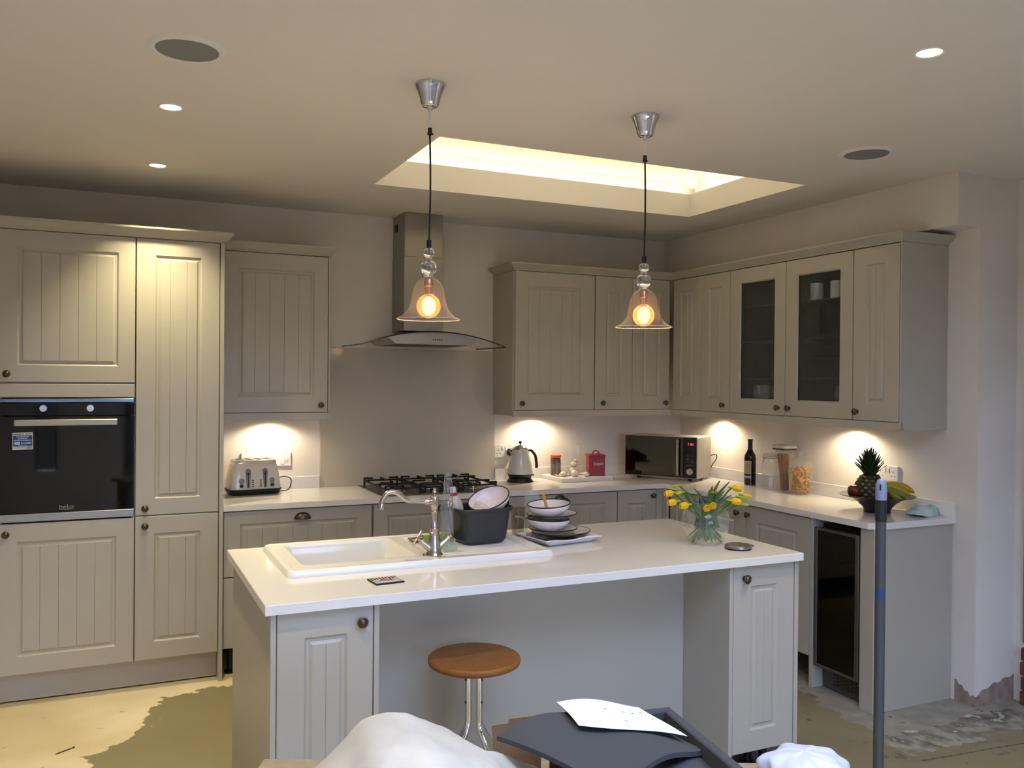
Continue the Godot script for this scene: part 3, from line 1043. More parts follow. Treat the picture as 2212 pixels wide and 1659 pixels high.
func oven(at: Vector3) -> void:
	var t := thing("oven", "black glass built-in single oven with a steel bar handle", "oven", at)
	var w := 0.594
	var b := MB.new()
	b.bx(Vector3(0.020, 0.004, -0.42), Vector3(0.577, 0.585, -0.001), 0.002)
	obj("body", b, M.black, t)
	# cavity seen through nothing: a black glass door over the front
	b = MB.new()
	b.bx(Vector3(0.003, 0.044, 0.001), Vector3(w, 0.512, 0.024), 0.003)
	var d := obj("door", b, M.gloss, t)
	b = MB.new()
	b.bx(Vector3(0.003, 0.004, 0.001), Vector3(w, 0.0425, 0.024), 0.002)
	obj("bottom_trim", b, M.steel, t)
	b = MB.new()
	b.bx(Vector3(0.003, 0.514, 0.001), Vector3(w, 0.574, 0.024), 0.002)
	obj("control_panel", b, M.gloss, t)
	b = MB.new()
	b.bx(Vector3(0.003, 0.5755, 0.001), Vector3(w, 0.597, 0.025), 0.004)
	obj("top_trim", b, mat(Color(0.50, 0.56, 0.62), 0.18, 1.0), t)
	for x in [0.191, 0.395]:
		b = MB.new()
		b.t = Transform3D(Basis(Vector3.RIGHT, PI / 2), Vector3(x, 0.549, 0.024))
		b.lathe([Vector2(0.0165, 0.0), Vector2(0.0165, 0.016), Vector2(0.0155, 0.018), Vector2(0.0, 0.018)], 28)
		b.t = Transform3D.IDENTITY
		b.bx(Vector3(x - 0.0012, 0.549, 0.0415), Vector3(x + 0.0012, 0.564, 0.0426))
		obj("dial", b, mat(Color(0.80, 0.80, 0.80), 0.3, 0.9), t)
	b = MB.new()
	b.bx(Vector3(0.070, 0.466, 0.052), Vector3(0.517, 0.496, 0.064), 0.003)
	for x in [0.085, 0.502]:
		b.bx(Vector3(x - 0.010, 0.472, 0.023), Vector3(x + 0.010, 0.490, 0.053), 0.002)
	obj("handle", b, mat(Color(0.66, 0.63, 0.55), 0.38, 0.8), d)
	# shelf runners and a wire shelf just behind the window read as faint lines on the glass
	b = MB.new()
	b.bx(Vector3(0.060, 0.085, 0.0240), Vector3(0.534, 0.440, 0.0243))
	obj("window", b, mat(Color(0.022, 0.022, 0.024), 0.03), d)
	text("lettering", "beko", 0.030, mat(Color(0.52, 0.50, 0.46), 0.5), d, Vector3(0.292, 0.067, 0.0243))
	b = MB.new()
	b.bx(Vector3(0.270, 0.0545, 0.0242), Vector3(0.312, 0.0560, 0.0246))
	obj("underline", b, mat(Color(0.52, 0.50, 0.46), 0.5), d)
	# sticker
	var im := Image.create(168, 148, false, Image.FORMAT_RGB8)
	im.fill(Color(0.76, 0.76, 0.74))
	im.fill_rect(Rect2i(6, 26, 156, 92), Color(0.06, 0.22, 0.46))
	var rg := RandomNumberGenerator.new()
	rg.seed = 4
	var bars := func(y: int, hh: int, xa: int, xb: int, col: Color) -> void:
		var x := xa
		while x < xb:
			var ww := rg.randi_range(4, 11)
			im.fill_rect(Rect2i(x, y, mini(ww, xb - x), hh), col.lerp(Color(0.3, 0.4, 0.5), rg.randf() * 0.4))
			x += ww + 3
	bars.call(9, 10, 12, 100, Color(0.30, 0.31, 0.32))
	bars.call(8, 10, 112, 156, Color(0.30, 0.31, 0.32))
	bars.call(32, 9, 32, 138, Color(0.78, 0.80, 0.86))
	bars.call(47, 9, 44, 124, Color(0.70, 0.78, 0.84))
	bars.call(62, 11, 14, 154, Color(0.74, 0.80, 0.86))
	im.fill_rect(Rect2i(16, 82, 46, 22), Color(0.72, 0.80, 0.86))
	bars.call(86, 14, 70, 154, Color(0.72, 0.80, 0.88))
	bars.call(108, 7, 46, 120, Color(0.55, 0.68, 0.74))
	bars.call(122, 6, 24, 112, Color(0.58, 0.58, 0.55))
	bars.call(124, 16, 116, 158, Color(0.42, 0.44, 0.46))
	var sm := mat(Color.WHITE, 0.5)
	sm.albedo_texture = ImageTexture.create_from_image(im)
	b = MB.new()
	b.t = Transform3D(Basis(Vector3.BACK, deg_to_rad(1.0)), Vector3(0.062, 0.351, 0.0246))
	b.quad(Vector3(0, 0, 0), Vector3(0.086, 0, 0), Vector3(0.086, 0.082, 0), Vector3(0, 0.082, 0), Vector3(0, 0, 1))
	obj("sticker", b, sm, d).set_meta("label", "white and blue printed sticker")


func back_run() -> void:
	# base units
	var zc := 0.562
	var t := thing("drawer_unit", "grey-beige drawer unit with a cup handle, under the toaster worktop", "cabinet", Vector3(-3.310, 0, 0))
	carcass(t, 0.800, 0.155, 0.884, zc)
	front(t, "drawer", Vector3(0.003, 0.535, zc), 0.794, 0.342, {"mx": 0.082, "my": 0.066, "grooves": [-0.28, -0.2, -0.12, -0.04, 0.04, 0.12, 0.2, 0.28], "cup": Vector2(0.408, 0.285)})
	front(t, "drawer", Vector3(0.003, 0.160, zc), 0.794, 0.369, {"mx": 0.082, "my": 0.072, "grooves": [-0.28, -0.2, -0.12, -0.04, 0.04, 0.12, 0.2, 0.28], "cup": Vector2(0.408, 0.31)})
	feet(t, 0.800, 0.562, 0.155)
	var t2 := again(t, Vector3(-2.506, 0, 0), 0, "grey-beige drawer unit directly under the gas hob, behind the sink tap")
	t2 = again(t, Vector3(-1.702, 0, 0), 0, "grey-beige drawer unit with a cup handle, behind the stacked bowls")
	t2.scale = Vector3.ONE
	t = thing("base_cabinet", "narrow grey-beige base cabinet with one round knob, in the corner under the microwave", "cabinet", Vector3(-0.901, 0, 0))
	carcass(t, 0.296, 0.155, 0.884, zc)
	front(t, "door", Vector3(0.002, 0.160, zc), 0.292, 0.717, {"mx": 0.082, "my": 0.082, "grooves": [0.0], "knob": Vector2(0.262, 0.679)})
	feet(t, 0.296, 0.562, 0.155)
	var b := MB.new()
	b.bx(Vector3(-0.604, 0.155, 0.54), Vector3(-0.545, 0.884, 0.584), 0.001)
	b.bx(Vector3(-0.566, 0.155, 0.5845), Vector3(-0.545, 0.884, 0.640), 0.001)
	tag(obj("corner_post", b, M.paint), "grey-beige corner post where the two runs of base cabinets meet", "post")
	# worktop, one L-shaped slab
	b = MB.new()
	var poly := PackedVector2Array([Vector2(-3.3125, -0.0015), Vector2(-0.0015, -0.0015), Vector2(-0.0015, -2.330), Vector2(-0.520, -2.330), Vector2(-0.560, -2.290), Vector2(-0.560, -0.604), Vector2(-3.3125, -0.604)])
	var ins := Geometry2D.offset_polygon(poly, -0.002)[0]
	b.t = Transform3D(Basis(Vector3.RIGHT, -PI / 2), Vector3(0, 0, 0))
	b.prism(poly, 0.885, WT - 0.002)
	b.prism(ins, WT - 0.002, WT)
	tag(obj("worktop", b, M.quartz), "pale polished stone worktop running in an L along the back and right walls", "worktop")
	# upstands
	b = MB.new()
	b.bx(Vector3(-3.3125, WT, 0.0015), Vector3(-2.684, 0.988, 0.020), 0.002)
	tag(obj("upstand", b, M.quartz), "pale stone upstand behind the toaster", "upstand")
	b = MB.new()
	b.bx(Vector3(-1.510, WT, 0.0015), Vector3(-0.0225, 0.988, 0.020), 0.002)
	tag(obj("upstand", b, M.quartz), "pale stone upstand behind the kettle and the microwave", "upstand")
	b = MB.new()
	b.bx(Vector3(-0.020, WT, 0.0215), Vector3(-0.0015, 0.988, 2.330), 0.002)
	tag(obj("upstand", b, M.quartz), "pale stone upstand along the right wall behind the jars and fruit bowl", "upstand")
	# glass splashback
	b = MB.new()
	b.bx(Vector3(-2.682, WT + 0.0005, 0.002), Vector3(-1.512, 1.772, 0.010), 0.0015)
	tag(obj("splashback", b, M.splash), "large glossy beige glass splashback behind the gas hob", "splashback")
	# wall cabinet left of the hood
	t = thing("wall_cabinet", "single-door grey-beige wall cabinet above the toaster", "cabinet", Vector3(-3.3125, 1.355, 0))
	carcass(t, 0.6115, 0.0, 0.929, 0.323)
	front(t, "door", Vector3(0.024, 0.036, 0.323), 0.575, 0.890, {"mx": 0.078, "my": 0.088, "grooves": G4, "knob": Vector2(0.535, 0.040)})
	b = MB.new()
	b.bx(Vector3(0.0, -0.006, 0.324), Vector3(0.6115, 0.0325, 0.344), 0.001)
	obj("pelmet", b, M.paint, t)
	b = MB.new()
	b.bx(Vector3(0.602, 0.034, 0.324), Vector3(0.6115, 0.929, 0.346), 0.001)
	obj("end_strip", b, M.paint, t)
	b = MB.new()
	b.moulding([Vector2(0.0, 0.346), Vector2(0.6115, 0.346), Vector2(0.6115, 0.004)], [Vector2(-0.02, 0.931), Vector2(0.0, 0.931), Vector2(0.005, 0.937), Vector2(0.016, 0.944), Vector2(0.032, 0.960), Vector2(0.042, 0.970), Vector2(0.045, 0.972), Vector2(0.045, 0.979), Vector2(-0.02, 0.979)], 1.0)
	obj("cornice", b, M.paint, t)
	# wall cabinets right of the hood
	t = thing("wall_cabinet", "wide single-door grey-beige wall cabinet above the kettle, nearest the hood", "cabinet", Vector3(-1.528, 1.355, 0))
	carcass(t, 0.592, 0.0, 0.926, 0.318)
	front(t, "door", Vector3(0.010, 0.037, 0.318), 0.578, 0.886, {"mx": 0.088, "my": 0.088, "grooves": G4, "knob": Vector2(0.045, 0.043)})
	t = thing("wall_cabinet", "double-door narrow grey-beige wall cabinet in the back corner, behind the right pendant", "cabinet", Vector3(-0.935, 1.355, 0))
	carcass(t, 0.575, 0.0, 0.926, 0.318)
	front(t, "door", Vector3(0.002, 0.037, 0.318), 0.288, 0.886, {"mx": 0.082, "my": 0.088, "grooves": [0.0], "knob": Vector2(0.055, 0.043)})
	front(t, "door", Vector3(0.293, 0.037, 0.318), 0.300, 0.886, {"mx": 0.082, "my": 0.088, "grooves": [0.0], "knob": Vector2(0.262, 0.043)})
	b = MB.new()
	b.moulding([Vector2(-1.528, 0.004), Vector2(-1.528, 0.340), Vector2(-0.326, 0.340), Vector2(-0.326, 2.268), Vector2(-0.004, 2.268)], [Vector2(-0.02, 2.283), Vector2(0.0, 2.283), Vector2(0.005, 2.290), Vector2(0.016, 2.297), Vector2(0.032, 2.310), Vector2(0.040, 2.317), Vector2(0.043, 2.319), Vector2(0.043, 2.327), Vector2(-0.02, 2.327)], 1.0)
	tag(obj("cornice", b, M.paint), "grey-beige cornice moulding round the top of the right-hand wall cabinets", "cornice")
	b = MB.new()
	b.moulding([Vector2(-1.528, 0.335), Vector2(-0.321, 0.335), Vector2(-0.321, 2.268)], [Vector2(-0.016, 1.349), Vector2(0.003, 1.349), Vector2(0.003, 1.3885), Vector2(-0.001, 1.3895), Vector2(-0.016, 1.3895)], 1.0)
	tag(obj("pelmet", b, M.paint), "grey-beige light pelmet along the bottom of the right-hand wall cabinets", "pelmet")


func right_run() -> void:
	# wall cabinets along the right wall; local x runs towards the camera, local z into the room
	var w0 := 0.347
	var t := thing("wall_cabinet", "grey-beige corner wall cabinet with two narrow grooved doors, right of the corner", "cabinet", Vector3(0, 1.355, 0.362), -90)
	carcass(t, 0.600, 0.0, 0.926, 0.304)
	front(t, "door", Vector3(0.0, 0.037, 0.304), 0.306, 0.886, {"mx": 0.082, "my": 0.088, "grooves": [0.0]})
	front(t, "door", Vector3(0.309, 0.037, 0.304), 0.291, 0.886, {"mx": 0.082, "my": 0.088, "grooves": [0.0], "knob": Vector2(0.236, 0.043)})
	t = thing("glass_cabinet", "grey-beige wall cabinet with two glazed doors and dark shelves inside", "cabinet", Vector3(0, 1.355, 0.964), -90)
	var b := MB.new()
	b.bx(Vector3(0, 0, 0.002), Vector3(0.994, 0.926, 0.020))
	b.bx(Vector3(0, 0, 0.020), Vector3(0.018, 0.926, 0.303))
	b.bx(Vector3(0.976, 0, 0.020), Vector3(0.994, 0.926, 0.303))
	b.bx(Vector3(0.018, 0, 0.020), Vector3(0.976, 0.035, 0.303))
	b.bx(Vector3(0.018, 0.908, 0.020), Vector3(0.976, 0.926, 0.303))
	obj("carcass", b, M.walnut, t)
	b = MB.new()
	b.bx(Vector3(0, -0.0005, 0.003), Vector3(0.994, 0.0, 0.304))
	obj("underside", b, M.paint, t)
	for y in [0.245, 0.470, 0.684]:
		b = MB.new()
		b.bx(Vector3(0.019, y, 0.021), Vector3(0.975, y + 0.008, 0.285), 0.001)
		obj("shelf", b, M.walnut, t)
	front(t, "door", Vector3(0.002, 0.037, 0.304), 0.490, 0.886, {"kind": "glass", "mx": 0.088, "my": 0.084, "knob": Vector2(0.440, 0.043)})
	front(t, "door", Vector3(0.496, 0.037, 0.304), 0.497, 0.886, {"kind": "glass", "mx": 0.086, "my": 0.084, "knob": Vector2(0.034, 0.043)})
	t = thing("wall_cabinet", "narrow grey-beige wall cabinet at the right-hand end, above the fruit bowl", "cabinet", Vector3(0, 1.355, 1.960), -90)
	carcass(t, 0.2965, 0.0, 0.926, 0.304)
	front(t, "door", Vector3(0.002, 0.037, 0.304), 0.292, 0.886, {"mx": 0.088, "my": 0.088, "grooves": [0.0], "knob": Vector2(0.030, 0.043)})
	b = MB.new()
	b.bx(Vector3(-0.326, 1.3495, 2.258), Vector3(-0.002, 2.282, 2.268), 0.001)
	tag(obj("end_panel", b, M.paint), "grey-beige end panel on the right-hand end of the wall cabinets", "panel")
	# things behind the glazed doors
	glassware()
	# base units along the right wall
	t = thing("base_cabinet", "grey-beige corner base cabinet with a blank door, behind the flowers", "cabinet", Vector3(0, 0, 0.644), -90)
	carcass(t, 0.246, 0.155, 0.884, 0.518)
	front(t, "door", Vector3(0.0, 0.160, 0.518), 0.243, 0.717, {"mx": 0.07, "my": 0.085, "grooves": []})
	feet(t, 0.246, 0.518, 0.155)
	t = thing("base_cabinet", "grey-beige double-door base cabinet between the corner and the wine cooler", "cabinet", Vector3(0, 0, 0.8915), -90)
	carcass(t, 0.998, 0.155, 0.884, 0.518)
	front(t, "door", Vector3(0.002, 0.160, 0.518), 0.492, 0.717, {"mx": 0.09, "my": 0.085, "grooves": G4, "knob": Vector2(0.424, 0.666)})
	front(t, "door", Vector3(0.497, 0.160, 0.518), 0.498, 0.717, {"mx": 0.09, "my": 0.085, "grooves": G4, "knob": Vector2(0.022, 0.666)})
	feet(t, 0.998, 0.518, 0.155)
	b = MB.new()
	b.bx(Vector3(-0.540, 0.0, 1.8905), Vector3(-0.02, 0.884, 1.9135), 0.001)
	tag(obj("end_panel", b, M.paint), "grey-beige upright panel left of the wine cooler", "panel")
	b = MB.new()
	b.bx(Vector3(-0.540, 0.0, 2.2265), Vector3(-0.003, 0.884, 2.309), 0.001)
	tag(obj("end_panel", b, M.paint), "wide grey-beige end panel right of the wine cooler, closing the worktop", "panel")
	wine_cooler()
	# sockets
	socket("double wall socket half hidden behind the pineapple", Vector3(-0.001, 1.094, 1.905), -90)
	socket("double wall socket behind the kettle", Vector3(-1.440, 1.104, 0.001), 0)
	socket("double wall socket half hidden behind the toaster", Vector3(-3.075, 1.097, 0.001), 0)
	t = thing("switch_plate", "square white fused switch plate right of the toaster", "switch", Vector3(-2.899, 1.096, 0.001))
	b = MB.new()
	b.bx(Vector3(-0.043, -0.043, 0), Vector3(0.043, 0.043, 0.009), 0.003)
	obj("plate", b, M.plastic, t)
	b = MB.new()
	b.bx(Vector3(-0.022, -0.030, 0.009), Vector3(0.004, 0.020, 0.0115), 0.001)
	obj("fuse_holder", b, M.plastic, t)
	b = MB.new()
	b.bx(Vector3(0.008, -0.010, 0.009), Vector3(0.024, 0.018, 0.013), 0.001)
	obj("rocker", b, M.plastic, t)


func socket(label: String, at: Vector3, turn: float) -> void:
	var t := thing("wall_socket", label, "socket", at, turn, "double wall sockets")
	var b := MB.new()
	b.bx(Vector3(-0.073, -0.043, 0), Vector3(0.073, 0.043, 0.009), 0.003)
	obj("plate", b, M.plastic, t)
	for s in [-1.0, 1.0]:
		b = MB.new()
		b.bx(Vector3(s * 0.012 - 0.006, 0.008, 0.009), Vector3(s * 0.012 + 0.006, 0.030, 0.0125), 0.0015)
		obj("rocker", b, M.white, t)
		b = MB.new()
		b.bx(Vector3(s * 0.042 - 0.002, 0.004, 0.0085), Vector3(s * 0.042 + 0.002, 0.013, 0.0094))
		for q in [-0.011, 0.011]:
			b.bx(Vector3(s * 0.042 + q - 0.0035, -0.016, 0.0085), Vector3(s * 0.042 + q + 0.0035, -0.012, 0.0094))
		obj("pin_holes", b, M.black, t)


func glassware() -> void:
	# the shelf tops, from below: 1.39, 1.608, 1.833, 2.047
	var gl := pane(Color(0.95, 0.98, 0.97, 0.10))
	for p in [[-0.175, 1.545, 2.0475, "clear glass mug on the top shelf of the glazed cabinet, left of two"], [-0.175, 1.700, 2.0475, "clear glass mug on the top shelf of the glazed cabinet, nearer the door's right edge"]]:
		var t := thing("glass_mug", p[3], "mug", Vector3(p[0], p[2], p[1]), -60 if p[1] < 1.6 else -110)
		var b := MB.new()
		b.lathe([Vector2(0.0, 0.012), Vector2(0.030, 0.012), Vector2(0.034, 0.020), Vector2(0.034, 0.102), Vector2(0.036, 0.105), Vector2(0.0375, 0.102), Vector2(0.0375, 0.006), Vector2(0.034, 0.0), Vector2(0.0, 0.0)].duplicate(), 28, 0.8)
		obj("body", b, mat(Color(0.80, 0.82, 0.80), 0.10), t)
		b = MB.new()
		var pts := []
		for i in 13:
			var a := -PI / 2 + PI * i / 12.0
			pts.append(Vector3(-0.036 - 0.026 * cos(a), 0.054 + 0.034 * sin(a), 0))
		b.tube(pts, 0.0045, 10)
		obj("handle", b, gl, t)
	var n := 0
	for p in [[-0.16, 1.25, 1.833, 0], [-0.16, 1.31, 1.833, 0], [-0.20, 1.09, 1.3905, 1], [-0.20, 1.15, 1.3905, 1], [-0.16, 1.21, 1.3905, 1], [-0.16, 1.29, 1.3905, 1], [-0.19, 1.37, 1.3905, 1], [-0.18, 1.74, 1.3905, 1], [-0.18, 1.81, 1.3905, 1], [-0.2, 1.63, 1.3905, 2]]:
		n += 1
		var o: MeshInstance3D
		var b := MB.new()
		if p[3] == 0:
			b.lathe([Vector2(0.0, 0.004), Vector2(0.024, 0.004), Vector2(0.029, 0.08), Vector2(0.0305, 0.08), Vector2(0.026, 0.0), Vector2(0.0, 0.0)], 22)
			o = obj("tumbler", b, gl)
			tag(o, "small clear tumbler on the middle shelf behind the left glazed door, the %s one" % ["left", "right"][n - 1], "glass", "tumblers on the middle shelf of the glazed cabinet")
		elif p[3] == 1:
			b.lathe([Vector2(0.0, 0.0), Vector2(0.034, 0.0), Vector2(0.033, 0.003), Vector2(0.006, 0.008), Vector2(0.004, 0.02), Vector2(0.004, 0.065), Vector2(0.008, 0.075), Vector2(0.028, 0.095), Vector2(0.036, 0.12), Vector2(0.034, 0.15), Vector2(0.030, 0.175)], 24, 1.2)
			o = obj("wine_glass", b, gl)
			if p[1] < 1.5:
				tag(o, "clear wine glass behind the left glazed door, bottom shelf, %s from the left" % ["first", "second", "third", "fourth", "fifth"][n - 3], "glass", "wine glasses on the bottom shelf of the glazed cabinet")
			else:
				tag(o, "clear wine glass behind the right glazed door, bottom shelf, %s from its right edge" % ["second", "first"][n - 8], "glass", "wine glasses on the bottom shelf of the glazed cabinet")
		else:
			b.lathe([Vector2(0.0, 0.0), Vector2(0.022, 0.0), Vector2(0.026, 0.05), Vector2(0.031, 0.056)], 20)
			o = obj("small_glass", b, gl)
			tag(o, "small low glass standing alone behind the right glazed door", "glass")
		o.position = Vector3(p[0], p[2], p[1])


func wine_cooler() -> void:
	var t := thing("wine_cooler", "narrow black wine cooler with a steel-framed glass door", "wine cooler", Vector3(0, 0, 1.918), -90)
	var b := MB.new()
	b.bx(Vector3(0.010, 0.12, 0.03), Vector3(0.294, 0.855, 0.480))
	b.bx(Vector3(0.010, 0.010, 0.03), Vector3(0.294, 0.12, 0.455))
	obj("body", b, M.black, t)
	b = MB.new()
	var w := 0.298
	var y0 := 0.122
	var y1 := 0.838
	var z0 := 0.500
	var z1 := 0.538
	b.bx(Vector3(0.004, y0, z0), Vector3(0.022, y1, z1), 0.002)
	b.bx(Vector3(w - 0.026, y0, z0), Vector3(w - 0.002, y1, z1), 0.002)
	b.bx(Vector3(0.022, y0, z0), Vector3(w - 0.026, y0 + 0.014, z1), 0.002)
	b.bx(Vector3(0.022, y1 - 0.014, z0), Vector3(w - 0.026, y1, z1), 0.002)
	b.bx(Vector3(0.03, 0.15, 0.481), Vector3(w - 0.03, 0.8, z0))
	var d := obj("door", b, mat(Color(0.42, 0.40, 0.37), 0.4, 0.7), t)
	b = MB.new()
	b.bx(Vector3(0.022, y0 + 0.014, z0 + 0.01), Vector3(w - 0.026, y1 - 0.014, z1 - 0.006), 0.001)
	obj("glass", b, M.gloss, d)
	# slotted grille below
	b = MB.new()
	var fz := 0.470
	b.bx(Vector3(0.006, 0.004, 0.456), Vector3(w - 0.002, 0.118, fz), 0.001)
	var g := obj("grille", b, mat(Color(0.36, 0.35, 0.33), 0.45, 0.5), t)
	for r in 9:
		for k in 5:
			b = MB.new()
			var x := 0.075 + k * 0.047 + (0.0235 if r % 2 else 0.0)
			var y := 0.104 - r * 0.0092
			if x > w - 0.03:
				continue
			b.bx(Vector3(x, y, fz - 0.001), Vector3(minf(x + 0.037, w - 0.006), y + 0.0048, fz + 0.0006), 0.0003)
			obj("slot", b, M.black, g)


func hood_and_hob() -> void:
	var t := thing("cooker_hood", "steel chimney cooker hood with a curved glass canopy", "cooker hood", Vector3(-2.101, 1.785, 0.002))
	var b := MB.new()
	b.bx(Vector3(-0.127, 0.095, 0.0), Vector3(0.127, 0.55, 0.245), 0.0015)
	b.bx(Vector3(-0.124, 0.55, 0.001), Vector3(0.124, HC - 1.787, 0.242), 0.0015)
	var ch := obj("chimney", b, M.steel, t)
	b = MB.new()
	b.bx(Vector3(-0.1275, 0.720, 0.045), Vector3(-0.1235, 0.765, 0.095), 0.0005)
	for k in 4:
		b.bx(Vector3(-0.1285, 0.726 + k * 0.010, 0.048), Vector3(-0.1272, 0.730 + k * 0.010, 0.092))
	obj("vent", b, M.black, ch)
	# canopy body with sloping ends
	b = MB.new()
	b.prism(PackedVector2Array([Vector2(-0.235, 0.006), Vector2(0.235, 0.006), Vector2(0.285, 0.042), Vector2(0.20, 0.062), Vector2(0.10, 0.074), Vector2(0, 0.078), Vector2(-0.10, 0.074), Vector2(-0.20, 0.062), Vector2(-0.285, 0.042)]), 0.0, 0.44)
	var body := obj("canopy", b, mat(Color(0.66, 0.65, 0.62), 0.36, 0.75), t)
	for k in 5:
		b = MB.new()
		b.t = Transform3D(Basis(Vector3.RIGHT, PI / 2), Vector3(-0.004 + k * 0.0135, 0.034, 0.44))
		b.lathe([Vector2(0.0042, 0.0), Vector2(0.0042, 0.003), Vector2(0.0, 0.0034)], 12)
		b.t = Transform3D.IDENTITY
		b.bx(Vector3(-0.0055 + k * 0.0135, 0.024, 0.44), Vector3(-0.0025 + k * 0.0135, 0.0255, 0.4405))
		obj("button", b, mat(Color(0.25, 0.25, 0.25), 0.3, 0.6), body)
	b = MB.new()
	b.bx(Vector3(-0.22, 0.0035, 0.05), Vector3(0.22, 0.0058, 0.41))
	obj("filter", b, mat(Color(0.35, 0.35, 0.34), 0.5, 0.8), t)
	# glass, bent along x
	b = MB.new()
	var arc := func(u: float) -> Vector2:
		var x := lerpf(-0.45, 0.45, u)
		return Vector2(x, 0.084 - 0.084 * pow(absf(x) / 0.45, 2.0) + 0.001)
	b.grid(40, 2, func(u: float, w: float) -> Vector3:
		var q: Vector2 = arc.call(u)
		return Vector3(q.x, q.y, 0.004 + 0.476 * w), false, false)
	obj("glass_canopy", b, pane(Color(0.80, 0.90, 0.86, 0.16)), t)
	b = MB.new()
	b.grid(40, 1, func(u: float, w: float) -> Vector3:
		var q: Vector2 = arc.call(u)
		return Vector3(q.x, q.y - 0.007 * (1.0 - w), 0.4802), false, true)
	for k in [0, 1]:
		var q: Vector2 = arc.call(float(k))
		b.quad(Vector3(q.x, q.y, 0.004), Vector3(q.x, q.y, 0.480), Vector3(q.x, q.y - 0.006, 0.480), Vector3(q.x, q.y - 0.006, 0.004), Vector3(-1 if k == 0 else 1, 0, 0))
	obj("glass_edge", b, mat(Color(0.10, 0.14, 0.12), 0.15), t)
	# gas hob
	t = thing("gas_hob", "five-burner gas hob with black pan supports, in front of the splashback", "hob", Vector3(-2.075, WT, 0.305))
	b = MB.new()
	b.bx(Vector3(-0.375, 0.0, -0.255), Vector3(0.375, 0.007, 0.255), 0.003)
	obj("tray", b, mat(Color(0.40, 0.38, 0.36), 0.25, 0.9), t)
	for q in [[-0.24, -0.12, 0.036], [-0.24, 0.115, 0.045], [0.0, 0.0, 0.062], [0.24, -0.12, 0.045], [0.24, 0.115, 0.032]]:
		b = MB.new()
		var r: float = q[2]
		b.lathe([Vector2(r + 0.012, 0.007), Vector2(r + 0.010, 0.011), Vector2(r * 0.95, 0.012), Vector2(r * 0.95, 0.026), Vector2(0.0, 0.026)], 26)
		b.t = Transform3D.IDENTITY
		var br := obj("burner", b, mat(Color(0.80, 0.78, 0.74), 0.2, 0.95), t)
		br.position = Vector3(q[0], 0, q[1])
		b = MB.new()
		b.lathe([Vector2(r * 0.98, 0.0262), Vector2(r, 0.029), Vector2(r * 0.95, 0.034), Vector2(0.0, 0.036)], 26)
		obj("cap", b, M.iron, br)
	for k in 3:
		b = MB.new()
		var cx := -0.24 + 0.24 * k
		var bar := func(a: Vector3, c: Vector3, th: float) -> void:
			b.bx(Vector3(minf(a.x, c.x) - th, minf(a.y, c.y) - th, minf(a.z, c.z) - th), Vector3(maxf(a.x, c.x) + th, maxf(a.y, c.y) + th, maxf(a.z, c.z) + th), 0.0015)
		for s in [-0.105, 0.105]:
			bar.call(Vector3(cx + s, 0.038, -0.225), Vector3(cx + s, 0.038, 0.225), 0.0048)
			for z in [-0.225, 0.225]:
				bar.call(Vector3(cx + s, 0.010, z), Vector3(cx + s, 0.052, z), 0.0056)
				bar.call(Vector3(cx + s, 0.052, z), Vector3(cx + s * 0.55, 0.052, z), 0.0050)
			for z in [-0.12, 0.115] if k != 1 else [0.0]:
				bar.call(Vector3(cx + s, 0.052, z), Vector3(cx + s * 0.30, 0.052, z), 0.0050)
				bar.call(Vector3(cx + s, 0.038, z), Vector3(cx + s, 0.052, z), 0.0050)
		for z in [-0.225, 0.0, 0.225] if k != 1 else [-0.225, 0.225]:
			bar.call(Vector3(cx - 0.105, 0.038, z), Vector3(cx + 0.105, 0.038, z), 0.0048)
		for z in [-0.225, 0.225] if k == 1 else [-0.225, -0.02, 0.02, 0.225]:
			bar.call(Vector3(cx, 0.052, z), Vector3(cx, 0.052, z * 0.45 if k == 1 else z * 0.75), 0.0050)
			bar.call(Vector3(cx, 0.038, z), Vector3(cx, 0.052, z), 0.0050)
		obj("pan_support", b, M.iron, t)
	for k in 5:
		b = MB.new()
		b.lathe([Vector2(0.020, 0.007), Vector2(0.018, 0.011), Vector2(0.016, 0.030), Vector2(0.0, 0.031)], 20)
		var kn := obj("knob", b, M.iron, t)
		kn.position = Vector3(-0.12 + 0.06 * k, 0, 0.228) if k != 2 else Vector3(0, 0, 0.228)


